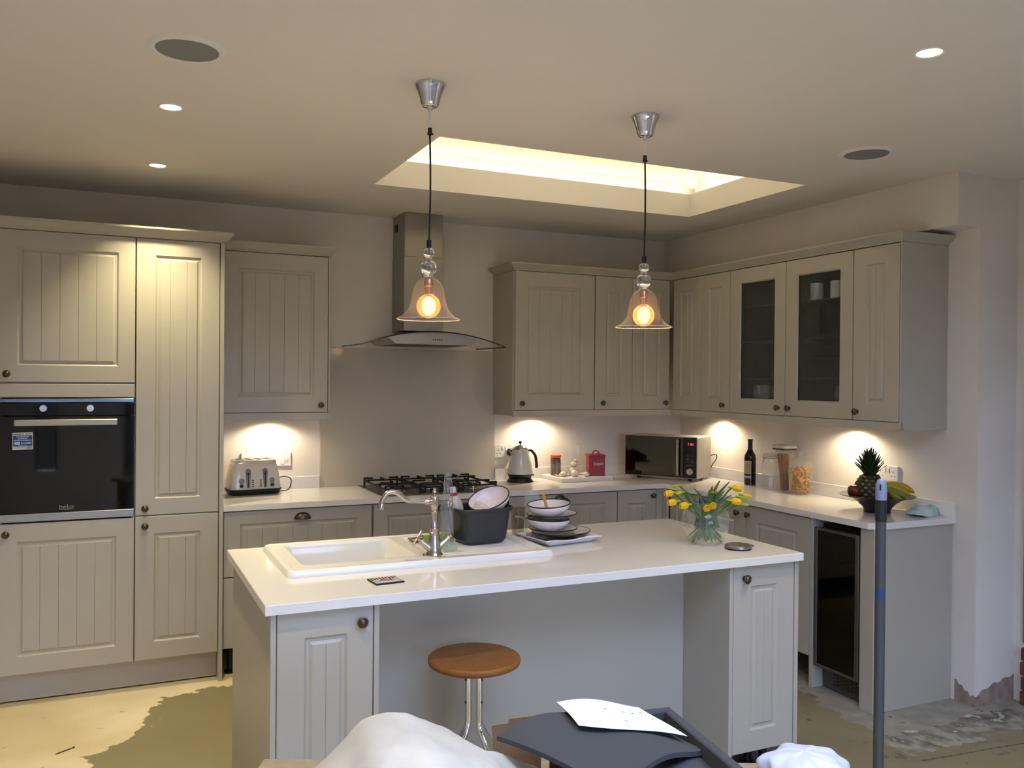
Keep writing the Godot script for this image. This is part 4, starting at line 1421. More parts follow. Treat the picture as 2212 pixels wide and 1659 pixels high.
func island() -> void:
	var b := MB.new()
	# slab with an opening for the sink bowl
	var x0 := -3.435
	var x1 := -1.372
	var z0 := 1.810
	var z1 := 2.726
	var ha := Rect2(-3.255, 1.895, 0.450, 0.425)
	var slab := func(r: Rect2, left: bool, right: bool, back: bool, fwd: bool) -> void:
		var c := 0.002
		var q := func(y: float, g: float) -> Array:
			var a := Vector2(r.position.x + (g if left else 0.0), r.position.y + (g if back else 0.0))
			var d := Vector2(r.end.x - (g if right else 0.0), r.end.y - (g if fwd else 0.0))
			return [Vector3(a.x, y, a.y), Vector3(d.x, y, a.y), Vector3(d.x, y, d.y), Vector3(a.x, y, d.y)]
		var lo: Array = q.call(0.885, 0.0)
		var mi: Array = q.call(WT - c, 0.0)
		var hi: Array = q.call(WT, c)
		b.quad(hi[0], hi[1], hi[2], hi[3], Vector3.UP)
		b.quad(lo[0], lo[1], lo[2], lo[3], Vector3.DOWN)
		var out := [Vector3(0, 0, -1), Vector3(1, 0, 0), Vector3(0, 0, 1), Vector3(-1, 0, 0)]
		for i in 4:
			var j := (i + 1) % 4
			b.quad(lo[i], lo[j], mi[j], mi[i], out[i])
			b.quad(mi[i], mi[j], hi[j], hi[i], out[i] + Vector3.UP)
	slab.call(Rect2(x0, z0, ha.position.x - x0, z1 - z0), true, false, true, true)
	slab.call(Rect2(ha.end.x, z0, x1 - ha.end.x, z1 - z0), false, true, true, true)
	slab.call(Rect2(ha.position.x, z0, ha.size.x, ha.position.y - z0), false, false, true, false)
	slab.call(Rect2(ha.position.x, ha.end.y, ha.size.x, z1 - ha.end.y), false, false, false, true)
	tag(obj("island_worktop", b, M.quartz), "white polished stone worktop of the kitchen island", "worktop")
	var zd := 0.268
	var t := thing("island_cabinet", "narrow cabinet at the left end of the island, facing the camera", "cabinet", Vector3(-3.397, 0, 2.412))
	carcass(t, 0.297, 0.155, 0.883, 0.266)
	front(t, "door", Vector3(0.001, 0.160, 0.266), 0.295, 0.722, {"mx": 0.081, "my": 0.082, "grooves": [0.0], "knob": Vector2(0.257, 0.672)})
	feet(t, 0.297, 0.26, 0.155)
	t = thing("island_cabinet", "narrow cabinet at the right end of the island, facing the camera", "cabinet", Vector3(-1.695, 0, 2.412))
	carcass(t, 0.300, 0.155, 0.883, 0.266)
	front(t, "door", Vector3(0.002, 0.160, 0.266), 0.297, 0.722, {"mx": 0.083, "my": 0.082, "grooves": [0.0], "knob": Vector2(0.051, 0.672)})
	feet(t, 0.300, 0.26, 0.155)
	t = thing("island_surround", "grey-beige end panels and back board that frame the island and its stool recess", "island", Vector3(-2.40, 0, 2.70))
	for p in [[-3.4155, -3.3985, 1.840], [-3.0985, -3.0815, 2.412], [-1.7135, -1.6965, 2.412], [-1.3935, -1.3735, 1.840]]:
		b = MB.new()
		b.t.origin = Vector3(2.40, 0, -2.70)
		b.bx(Vector3(p[0], 0.0, p[2]), Vector3(p[1], 0.884, 2.702), 0.0012)
		obj("end_panel", b, M.paint, t)
	b = MB.new()
	b.t.origin = Vector3(2.40, 0, -2.70)
	b.bx(Vector3(-3.3975, 0.0, 2.394), Vector3(-1.395, 0.884, 2.4105), 0.001)
	obj("back_board", b, M.paint, t)
	# units that face the back wall
	var names := ["island cabinet facing the back wall, under the flower vase", "island cabinet facing the back wall, in the middle", "island cabinet facing the back wall, under the sink"]
	for k in 3:
		t = thing("island_cabinet", names[k], "cabinet", Vector3(-1.3955 - 0.667 * k, 0, 2.392), 180)
		if k < 2:
			carcass(t, 0.664, 0.155, 0.883, 0.515)
		else:
			b = MB.new()
			b.bx(Vector3(0, 0.155, 0.002), Vector3(0.018, 0.883, 0.515))
			b.bx(Vector3(0.646, 0.155, 0.002), Vector3(0.664, 0.883, 0.515))
			b.bx(Vector3(0.018, 0.155, 0.002), Vector3(0.646, 0.173, 0.515))
			b.bx(Vector3(0.018, 0.173, 0.002), Vector3(0.646, 0.883, 0.012))
			obj("carcass", b, M.paint, t)
		front(t, "door", Vector3(0.002, 0.160, 0.515), 0.660, 0.722, {"mx": 0.085, "my": 0.085, "grooves": G4, "knob": Vector2(0.04, 0.68)})
		feet(t, 0.664, 0.515, 0.155)


static func inset(x: float, z: float, r: Rect2, rad: float) -> float:
	# distance inwards from the border of a rounded rectangle
	var c := r.get_center()
	var q := Vector2(absf(x - c.x), absf(z - c.y)) - r.size * 0.5 + Vector2(rad, rad)
	return -(Vector2(maxf(q.x, 0), maxf(q.y, 0)).length() + minf(maxf(q.x, q.y), 0.0) - rad)


func sink_things() -> void:
	var t := thing("sink", "white ceramic inset sink with a ribbed drainer on the right, set in the island", "sink", Vector3(-2.807, WT, 2.1325))
	var outer := Rect2(-0.505, -0.2725, 1.010, 0.545)
	var bowl := Rect2(-0.430, -0.2225, 0.415, 0.390)
	var drain := Rect2(0.030, -0.2225, 0.440, 0.44)
	var hf := func(x: float, z: float) -> float:
		var d := inset(x, z, outer, 0.03)
		var h := 0.0225 * sqrt(clampf(1.0 - pow(1.0 - clampf(d / 0.016, 0, 1), 2.0), 0.0, 1.0))
		h -= 0.003 * smoothstep(0.02, 0.035, d)
		h -= 0.190 * smoothstep(0.0, 0.030, inset(x, z, bowl, 0.03))
		var dd := inset(x, z, drain, 0.04)
		h -= 0.009 * smoothstep(0.0, 0.018, dd)
		h += 0.0028 * smoothstep(0.012, 0.03, dd) * smoothstep(0.08, 0.13, x) * (0.5 + 0.5 * cos(z * TAU / 0.030))
		return h
	var b := MB.new()
	b.grid(202, 110, func(u: float, w: float) -> Vector3:
		var x := lerpf(-0.505, 0.505, u)
		var z := lerpf(-0.2725, 0.2725, w)
		var c := Vector2(absf(x), absf(z)) - Vector2(0.475, 0.2425)
		if c.x > 0 and c.y > 0 and c.length() > 0.03:
			var k := c.normalized() * 0.03
			x = signf(x) * (0.475 + k.x)
			z = signf(z) * (0.2425 + k.y)
		return Vector3(x, hf.call(x, z) + 0.0003, z), false, false)
	obj("basin", b, M.ceramic, t)
	b = MB.new()
	b.t = Transform3D(Basis(), Vector3(-0.2225, -0.1692, -0.03))
	b.lathe([Vector2(0.044, -0.001), Vector2(0.043, 0.002), Vector2(0.034, 0.0015), Vector2(0.030, -0.0005), Vector2(0.0, -0.0005)], 28)
	obj("waste", b, M.chrome, t)
	b = MB.new()
	b.t = Transform3D(Basis(), Vector3(0.010, 0.0195, 0.165))
	b.lathe([Vector2(0.004, -0.001), Vector2(0.004, 0.006), Vector2(0.0, 0.008)], 10)
	obj("plug_chain_stay", b, M.knob, t)
	# tap
	t = thing("kitchen_tap", "brushed nickel swan-neck mixer tap with two cross handles on the island sink", "tap", Vector3(-2.757, 0.9345, 2.297))
	b = MB.new()
	b.lathe([Vector2(0.0, 0.0), Vector2(0.032, 0.0), Vector2(0.032, 0.004), Vector2(0.027, 0.010), Vector2(0.025, 0.026), Vector2(0.024, 0.045), Vector2(0.021, 0.062), Vector2(0.0185, 0.072), Vector2(0.0195, 0.078), Vector2(0.0195, 0.081), Vector2(0.0150, 0.085), Vector2(0.0165, 0.096), Vector2(0.0165, 0.100), Vector2(0.0125, 0.106), Vector2(0.0115, 0.130), Vector2(0.0115, 0.155), Vector2(0.0135, 0.158), Vector2(0.0135, 0.162), Vector2(0.0118, 0.165), Vector2(0.0135, 0.176), Vector2(0.0175, 0.184), Vector2(0.0175, 0.214), Vector2(0.0140, 0.218), Vector2(0.006, 0.221), Vector2(0.005, 0.226), Vector2(0.0095, 0.230), Vector2(0.0085, 0.237), Vector2(0.0045, 0.240), Vector2(0.0058, 0.245), Vector2(0.0, 0.250)], 28, 0.9)
	obj("column", b, M.nickel, t)
	b = MB.new()
	var cv := Curve3D.new()
	for q in [[Vector3(-0.010, 0.198, 0), Vector3(-0.03, 0, 0)], [Vector3(-0.085, 0.205, 0), Vector3(-0.025, 0.002, 0)], [Vector3(-0.125, 0.222, 0), Vector3(-0.014, 0.012, 0)], [Vector3(-0.160, 0.240, 0), Vector3(-0.018, 0.002, 0)], [Vector3(-0.192, 0.224, 0), Vector3(-0.009, -0.014, 0)], [Vector3(-0.204, 0.196, 0), Vector3(-0.002, -0.01, 0)]]:
		cv.add_point(q[0], -q[1], q[1])
	cv.bake_interval = 0.006
	var pts := Array(cv.get_baked_points())
	var rad := []
	for i in pts.size():
		var s := float(i) / (pts.size() - 1)
		rad.append(0.0105 - 0.0015 * s + (0.003 if s < 0.08 else 0.0))
	b.tube(pts, rad, 16)
	b.t = Transform3D(Basis(Vector3.BACK, -0.2), Vector3(-0.205, 0.180, 0))
	b.lathe([Vector2(0.0, 0.0), Vector2(0.0115, 0.0), Vector2(0.013, 0.004), Vector2(0.013, 0.010), Vector2(0.010, 0.016), Vector2(0.009, 0.022)], 18, 0.9)
	obj("spout", b, M.nickel, t)
	for s in [-1.0, 1.0]:
		b = MB.new()
		var dir := Vector3(s * 0.76, 0.65, 0.06 * s).normalized()
		b.tube([Vector3(s * 0.008, 0.018, 0), Vector3(s * 0.016, 0.026, 0), dir * 0.062 + Vector3(0, 0.012, 0)], [0.019, 0.016, 0.0125], 16)
		b.tube([dir * 0.062 + Vector3(0, 0.012, 0), dir * 0.068 + Vector3(0, 0.012, 0)], [0.0155, 0.0145], 16)
		obj("valve", b, M.nickel, t)
		b = MB.new()
		var at := dir * 0.082 + Vector3(0, 0.012, 0)
		b.tube([dir * 0.068 + Vector3(0, 0.012, 0), at], 0.007, 12)
		b.ball(at, Vector3.ONE * 0.0085, 12)
		var e1 := dir.cross(Vector3(0, 0, 1)).normalized()
		var e2 := dir.cross(e1).normalized()
		for k in 4:
			var a := k * PI / 2 + 0.4
			var dd := e1 * cos(a) + e2 * sin(a)
			b.tube([at, at + dd * 0.022, at + dd * 0.030, at + dd * 0.034], [0.0042, 0.0045, 0.0062, 0.0035], 10)
		obj("cross_handle", b, M.nickel, t)
	# bottle
	t = thing("glass_bottle", "tall clear swing-top glass bottle standing behind the tap", "bottle", Vector3(-2.640, 0.9275, 2.120))
	b = MB.new()
	b.lathe([Vector2(0.0, 0.002), Vector2(0.024, 0.0), Vector2(0.027, 0.004), Vector2(0.0275, 0.10), Vector2(0.027, 0.150), Vector2(0.024, 0.178), Vector2(0.0175, 0.205), Vector2(0.0130, 0.235), Vector2(0.0120, 0.272), Vector2(0.0140, 0.274), Vector2(0.0140, 0.288), Vector2(0.0100, 0.290)], 32, 1.3)
	b.lathe([Vector2(0.0, 0.008), Vector2(0.0235, 0.008), Vector2(0.0245, 0.02), Vector2(0.0245, 0.148), Vector2(0.0210, 0.178)], 32, 1.3)
	obj("body", b, pane(Color(0.55, 0.58, 0.59, 0.20)), t)
	b = MB.new()
	b.tube([Vector3(0.013, 0.262, 0.003), Vector3(0.018, 0.250, 0.003), Vector3(0.016, 0.205, 0.014), Vector3(0.014, 0.16, 0.022)], 0.0014, 8)
	b.tube([Vector3(-0.013, 0.262, 0.003), Vector3(-0.017, 0.240, 0.006), Vector3(-0.012, 0.20, 0.016)], 0.0014, 8)
	b.ball(Vector3(0.006, 0.168, 0.026), Vector3(0.008, 0.009, 0.007), 12)
	obj("swing_top", b, M.nickel, t)
	# washing-up tub and what is in it
	t = thing("washing_up_bowl", "dark grey plastic washing-up bowl full of dishes on the drainer", "washing-up bowl", Vector3(-2.487, 0.9275, 2.075), 4)
	var oval := func(rx: float, rz: float, y: float, u: float) -> Vector3:
		var a := u * TAU
		var c := cos(a)
		var s := sin(a)
		var p := 0.42
		return Vector3(rx * signf(c) * pow(absf(c), p), y, rz * signf(s) * pow(absf(s), p))
	b = MB.new()
	var lv := [[0.0, 0.0, 0.001], [0.082, 0.072, 0.001], [0.090, 0.080, 0.006], [0.099, 0.087, 0.02], [0.112, 0.096, 0.125], [0.122, 0.102, 0.131], [0.126, 0.106, 0.137], [0.125, 0.105, 0.145], [0.121, 0.101, 0.146], [0.110, 0.093, 0.135], [0.096, 0.083, 0.02], [0.085, 0.074, 0.008], [0.0, 0.0, 0.008]]
	b.grid(64, lv.size() - 1, func(u: float, w: float) -> Vector3:
		var l = lv[int(round(w * (lv.size() - 1)))]
		return oval.call(l[0], l[1], l[2], u), true)
	obj("tub", b, mat(Color(0.185, 0.195, 0.20), 0.42), t)
	enamel_bowl("white enamel bowl with a dark rim, tilted on top of the washing-up bowl", Vector3(-2.443, 1.101, 2.075), 0.088, 0.056, Vector3(-0.409, 0.88, 0.241))
	b = MB.new()
	b.t = Transform3D(Basis(Quaternion(Vector3.UP, Vector3(-0.409, 0.88, 0.241).normalized())), Vector3(-2.418, 1.036, 2.056))
	b.lathe([Vector2(0.0, 0.0), Vector2(0.050, 0.0), Vector2(0.060, 0.004), Vector2(0.078, 0.022), Vector2(0.081, 0.028), Vector2(0.078, 0.028), Vector2(0.058, 0.008), Vector2(0.0, 0.006)], 36, 0.9)
	tag(obj("black_dish", b, mat(Color(0.03, 0.032, 0.035), 0.3)), "black round dish under the tilted enamel bowl", "dish")
	t = thing("washing_up_bottle", "white translucent plastic bottle with a red neck ring, leaning in the washing-up bowl", "bottle", Vector3(-2.560, 0.965, 2.055))
	b = MB.new()
	var bl := Basis(Quaternion(Vector3.UP, Vector3(-0.16, 0.98, -0.05).normalized()))
	b.t = Transform3D(bl, Vector3.ZERO)
	b.lathe([Vector2(0.0, 0.0), Vector2(0.028, 0.0), Vector2(0.030, 0.006), Vector2(0.030, 0.10), Vector2(0.027, 0.125), Vector2(0.018, 0.145), Vector2(0.0125, 0.152)], 28, 0.9)
	obj("body", b, mat(Color(0.78, 0.74, 0.67), 0.35), t)
	b = MB.new()
	b.t = Transform3D(bl, Vector3.ZERO)
	b.lathe([Vector2(0.0128, 0.151), Vector2(0.0150, 0.152), Vector2(0.0150, 0.163), Vector2(0.0128, 0.164)], 22)
	obj("neck_ring", b, mat(Color(0.72, 0.05, 0.06), 0.35), t)
	b = MB.new()
	b.t = Transform3D(bl, Vector3.ZERO)
	b.lathe([Vector2(0.0128, 0.1642), Vector2(0.0128, 0.184), Vector2(0.011, 0.187), Vector2(0.0, 0.187)], 22)
	obj("cap", b, mat(Color(0.80, 0.78, 0.80), 0.35), t)
	b = MB.new()
	b.t = Transform3D(Basis(Quaternion(Vector3.UP, Vector3(0.35, 0.85, 0.25).normalized())), Vector3(-2.500, 0.985, 2.045))
	b.lathe([Vector2(0.0, 0.0), Vector2(0.026, 0.0), Vector2(0.030, 0.006), Vector2(0.036, 0.095), Vector2(0.037, 0.098)], 28, 1.2)
	tag(obj("plastic_beaker", b, pane(Color(0.82, 0.74, 0.62, 0.30), 0.15)), "clear plastic beaker leaning in the washing-up bowl beside the red-ringed bottle", "beaker")
	# small things round the tap
	b = MB.new()
	b.box(Vector3(-2.660, 0.9445, 2.060), Vector3(0.120, 0.030, 0.075), 0.010)
	tag(obj("sponge", b, noisy(mat(Color(0.46, 0.66, 0.06), 0.95), 0.2, Color(0.8, 0.8, 0.8), Color.WHITE, 8.0)), "bright green sponge lying behind the tap", "sponge")
	b = MB.new()
	b.box(Vector3(-2.665, 0.9335, 1.975), Vector3(0.16, 0.008, 0.07), 0.003)
	tag(obj("dish_cloth", b, mat(Color(0.42, 0.41, 0.43), 0.9)), "folded grey dish cloth at the back of the sink, behind the green sponge", "cloth")
	b = MB.new()
	b.t.origin = Vector3(-2.668, 0.9275, 2.225)
	b.lathe([Vector2(0.0, 0.0), Vector2(0.022, 0.001), Vector2(0.032, 0.012), Vector2(0.036, 0.028), Vector2(0.034, 0.029), Vector2(0.028, 0.012), Vector2(0.0, 0.006)], 28, 0.9)
	tag(obj("glass_dish", b, pane(Color(0.72, 0.78, 0.70, 0.35))), "small clear greenish glass dish in front of the tap's right handle", "dish")
	b = MB.new()
	b.t = Transform3D(Basis(Vector3.UP, 0.0), Vector3.ZERO)
	b.tube([Vector3(-2.352, 1.028, 2.130), Vector3(-2.318, 1.022, 2.120), Vector3(-2.285, 1.010, 2.112)], [0.004, 0.003, 0.005], 10)
	tag(obj("table_knife", b, M.chrome), "steel knife handle sticking out of the washing-up bowl towards the stacked bowls", "knife")
	# stack of dishes on a tray
	var c := Vector3(-2.170, WT, 2.115)
	t = thing("serving_tray", "white porcelain tray with a turned-up wavy rim under the stacked dishes", "tray", Vector3(-2.150, WT, 2.140), 9)
	b = MB.new()
	b.sheet(26, 20, func(u: float, w: float) -> Vector3:
		var x := (u - 0.5) * 0.285
		var z := (w - 0.5) * 0.215
		var d := maxf(absf(u - 0.5), absf(w - 0.5)) * 2.0
		return Vector3(x, 0.006 + 0.022 * smoothstep(0.70, 1.0, d) + 0.003 * sin(u * 9.0 + 1.0) * smoothstep(0.8, 1.0, d), z), 0.005)
	obj("dish", b, M.ceramic, t)
	b = MB.new()
	b.sheet(16, 12, func(u: float, w: float) -> Vector3: return Vector3((u - 0.5) * 0.185, 0.0075 + 0.0012 * sin(u * 60.0) * sin(w * 50.0), (w - 0.5) * 0.135), 0.001)
	obj("leaf_pattern", b, noisy(mat(Color(0.30, 0.40, 0.20), 0.6), 0.15, Color(0.5, 0.6, 0.4), Color.WHITE, 9.0), t)
	enamel_plate("lowest plate of the stack, grey-white enamel", c + Vector3(-0.012, 0.0085, 0.005), 0.098, 0.013, 0.0)
	enamel_plate("widest enamel plate of the stack, sticking out to the right", c + Vector3(0.042, 0.0235, 0.004), 0.122, 0.016, 0.05)
	enamel_plate("enamel plate directly under the lower bowl of the stack", c + Vector3(0.004, 0.0405, 0.004), 0.102, 0.014, 0.02)
	enamel_bowl("lower white enamel bowl in the stack, between two plates", c + Vector3(-0.020, 0.094, 0.004), 0.089, 0.050, Vector3(0.02, 1, 0.0))
	enamel_plate("upper enamel plate of the stack, between the two bowls", c + Vector3(-0.003, 0.0965, 0.004), 0.104, 0.018, 0.05)
	enamel_bowl("topmost white enamel bowl of the stack, with a wooden spoon in it", c + Vector3(-0.018, 0.1555, 0.004), 0.090, 0.050, Vector3(-0.08, 1, 0.04))
	t = thing("wooden_spoon", "wooden spoon handle standing in the topmost bowl of the stack", "spoon", Vector3(-2.190, 1.024, 2.120))
	b = MB.new()
	b.t = Transform3D(Basis(Vector3.BACK, 0.27), Vector3.ZERO)
	b.bx(Vector3(-0.0065, 0.012, -0.003), Vector3(0.0065, 0.096, 0.003), 0.002)
	b.ball(Vector3(0, 0.006, 0), Vector3(0.016, 0.010, 0.006), 12)
	obj("handle", b, mat(Color(0.80, 0.58, 0.28), 0.6), t)
	b = MB.new()
	pts = []
	for i in 15:
		var a := PI * 0.95 * i / 14.0 - 0.35
		pts.append(Vector3(-2.088 + 0.026 * cos(a), 1.052 + 0.034 * sin(a), 2.03))
	b.tube(pts, [0.004, 0.006, 0.007, 0.0075, 0.0075, 0.0075, 0.0075, 0.0075, 0.0075, 0.0075, 0.0075, 0.007, 0.006, 0.005, 0.004], 10)
	tag(obj("pan_handle", b, M.black), "black curved handle showing behind the topmost bowl of the stack", "handle")
	b = MB.new()
	b.t.origin = Vector3(-2.200, WT, 1.985)
	b.lathe([Vector2(0.0, 0.006), Vector2(0.028, 0.0), Vector2(0.030, 0.004), Vector2(0.035, 0.186), Vector2(0.0365, 0.188), Vector2(0.034, 0.186)], 32, 1.3)
	var gr := []
	for i in 33:
		gr.append(Vector3(0.0355 * cos(i * TAU / 32), 0.187, 0.0355 * sin(i * TAU / 32)))
	b.tube(gr, 0.0016, 6, false)
	tag(obj("tall_glass", b, pane(Color(0.93, 0.95, 0.95, 0.14))), "tall clear glass behind the stacked bowls, its bright rim showing above them", "glass")
	b = MB.new()
	b.t.origin = Vector3(-2.255, WT, 1.960)
	b.lathe([Vector2(0.0, 0.006), Vector2(0.024, 0.0), Vector2(0.026, 0.004), Vector2(0.031, 0.122), Vector2(0.029, 0.122)], 28, 1.3)
	tag(obj("amber_glass", b, pane(Color(0.42, 0.30, 0.20, 0.42))), "brown tinted glass between the washing-up bowl and the stacked bowls", "glass")
	vase()
	# coaster and lid
	t = thing("coaster", "small rectangular picture coaster near the front edge of the island", "coaster", Vector3(-3.020, WT, 2.560), 5)
	b = MB.new()
	b.box(Vector3(0, 0.003, 0), Vector3(0.100, 0.006, 0.086), 0.002)
	obj("base", b, M.black, t)
	var im := Image.create(120, 104, false, Image.FORMAT_RGB8)
	im.fill(Color(0.72, 0.73, 0.75))
	for k in 9:
		im.fill_rect(Rect2i(4 + k * 13, 4, 7, 46 - (k * 7) % 19), Color(0.16, 0.12, 0.09))
		im.fill_rect(Rect2i(11 + k * 13, 4, 4, 40), Color(0.82, 0.76, 0.66))
	im.fill_rect(Rect2i(34, 44, 60, 16), Color(0.76, 0.36, 0.38))
	im.fill_rect(Rect2i(40, 58, 34, 8), Color(0.70, 0.48, 0.52))
	im.fill_rect(Rect2i(24, 66, 70, 8), Color(0.52, 0.55, 0.60))
	im.fill_rect(Rect2i(74, 60, 9, 8), Color(0.3, 0.3, 0.33))
	im.fill_rect(Rect2i(14, 80, 90, 18), Color(0.80, 0.82, 0.84))
	var cm := mat(Color.WHITE, 0.15)
	cm.albedo_texture = ImageTexture.create_from_image(im)
	b = MB.new()
	b.quad(Vector3(-0.048, 0.0063, 0.041), Vector3(0.048, 0.0063, 0.041), Vector3(0.048, 0.0063, -0.041), Vector3(-0.048, 0.0063, -0.041), Vector3.UP)
	obj("print", b, cm, t)
	t = thing("jar_lid", "round silver metal lid lying right of the flower vase", "lid", Vector3(-1.560, WT, 2.562))
	b = MB.new()
	b.lathe([Vector2(0.050, 0.0), Vector2(0.0525, 0.003), Vector2(0.0525, 0.006)], 40)
	obj("seal", b, M.rubber, t)
	b = MB.new()
	b.lathe([Vector2(0.0525, 0.006), Vector2(0.0540, 0.008), Vector2(0.0535, 0.014), Vector2(0.049, 0.018), Vector2(0.044, 0.0175), Vector2(0.0, 0.0185)], 44)
	b.box(Vector3(0.040, 0.0155, 0.036), Vector3(0.014, 0.008, 0.012), 0.003)
	obj("cap", b, mat(Color(0.60, 0.59, 0.60), 0.3, 0.95), t)


func enamel_bowl(label: String, rim_at: Vector3, r: float, d: float, up: Vector3) -> void:
	# rim_at is the middle of the rim
	var q := Basis(Quaternion(Vector3.UP, up.normalized()))
	var t := thing("enamel_bowl", label, "bowl", rim_at - q.y * d, 0, "white enamel dishes with dark rims")
	t.basis = q
	var b := MB.new()
	var pr := [Vector2(0.0, 0.0), Vector2(r * 0.42, 0.0)]
	for i in 9:
		var s := (i + 1) / 9.0
		pr.append(Vector2(r * (0.42 + 0.58 * sin(s * PI / 2)), 0.003 + (d - 0.003) * (1.0 - cos(s * PI / 2)) * 0.45 + (d - 0.003) * s * 0.55))
	var inn := []
	for i in pr.size() - 1:
		inn.append(pr[pr.size() - 1 - i] + Vector2(-0.0022, 0.0012))
	inn.append(Vector2(0.0, 0.003))
	b.lathe(pr + inn, 48, 1.0)
	obj("body", b, M.enamel, t)
	b = MB.new()
	b.t.origin = Vector3(0, d + 0.0004, 0)
	b.lathe([Vector2(r - 0.0034, 0.0012), Vector2(r - 0.0030, -0.0012), Vector2(r, -0.0024), Vector2(r + 0.0014, 0.0), Vector2(r, 0.0018), Vector2(r - 0.002, 0.0024), Vector2(r - 0.0034, 0.0012)], 48, 1.6)
	obj("rim", b, M.rim, t)


func enamel_plate(label: String, at: Vector3, r: float, h: float, tilt: float) -> void:
	var t := thing("enamel_plate", label, "plate", at, 0, "white enamel dishes with dark rims")
	t.rotation.z = tilt * 0.6
	var b := MB.new()
	b.lathe([Vector2(0.0, 0.0), Vector2(r * 0.55, 0.0), Vector2(r * 0.70, h * 0.35), Vector2(r * 0.82, h * 0.7), Vector2(r, h), Vector2(r - 0.001, h + 0.0018), Vector2(r * 0.80, h * 0.7 + 0.002), Vector2(r * 0.68, h * 0.35 + 0.002), Vector2(r * 0.55, 0.002), Vector2(0.0, 0.002)], 52, 1.2)
	obj("body", b, mat(Color(0.80, 0.79, 0.77), 0.12), t)
	b = MB.new()
	b.t.origin = Vector3(0, h + 0.0006, 0)
	b.lathe([Vector2(r - 0.0030, 0.0012), Vector2(r - 0.0026, -0.0010), Vector2(r, -0.0020), Vector2(r + 0.0012, 0.0), Vector2(r, 0.0018), Vector2(r - 0.0018, 0.0022), Vector2(r - 0.0030, 0.0012)], 52, 1.6)
	obj("rim", b, M.rim, t)


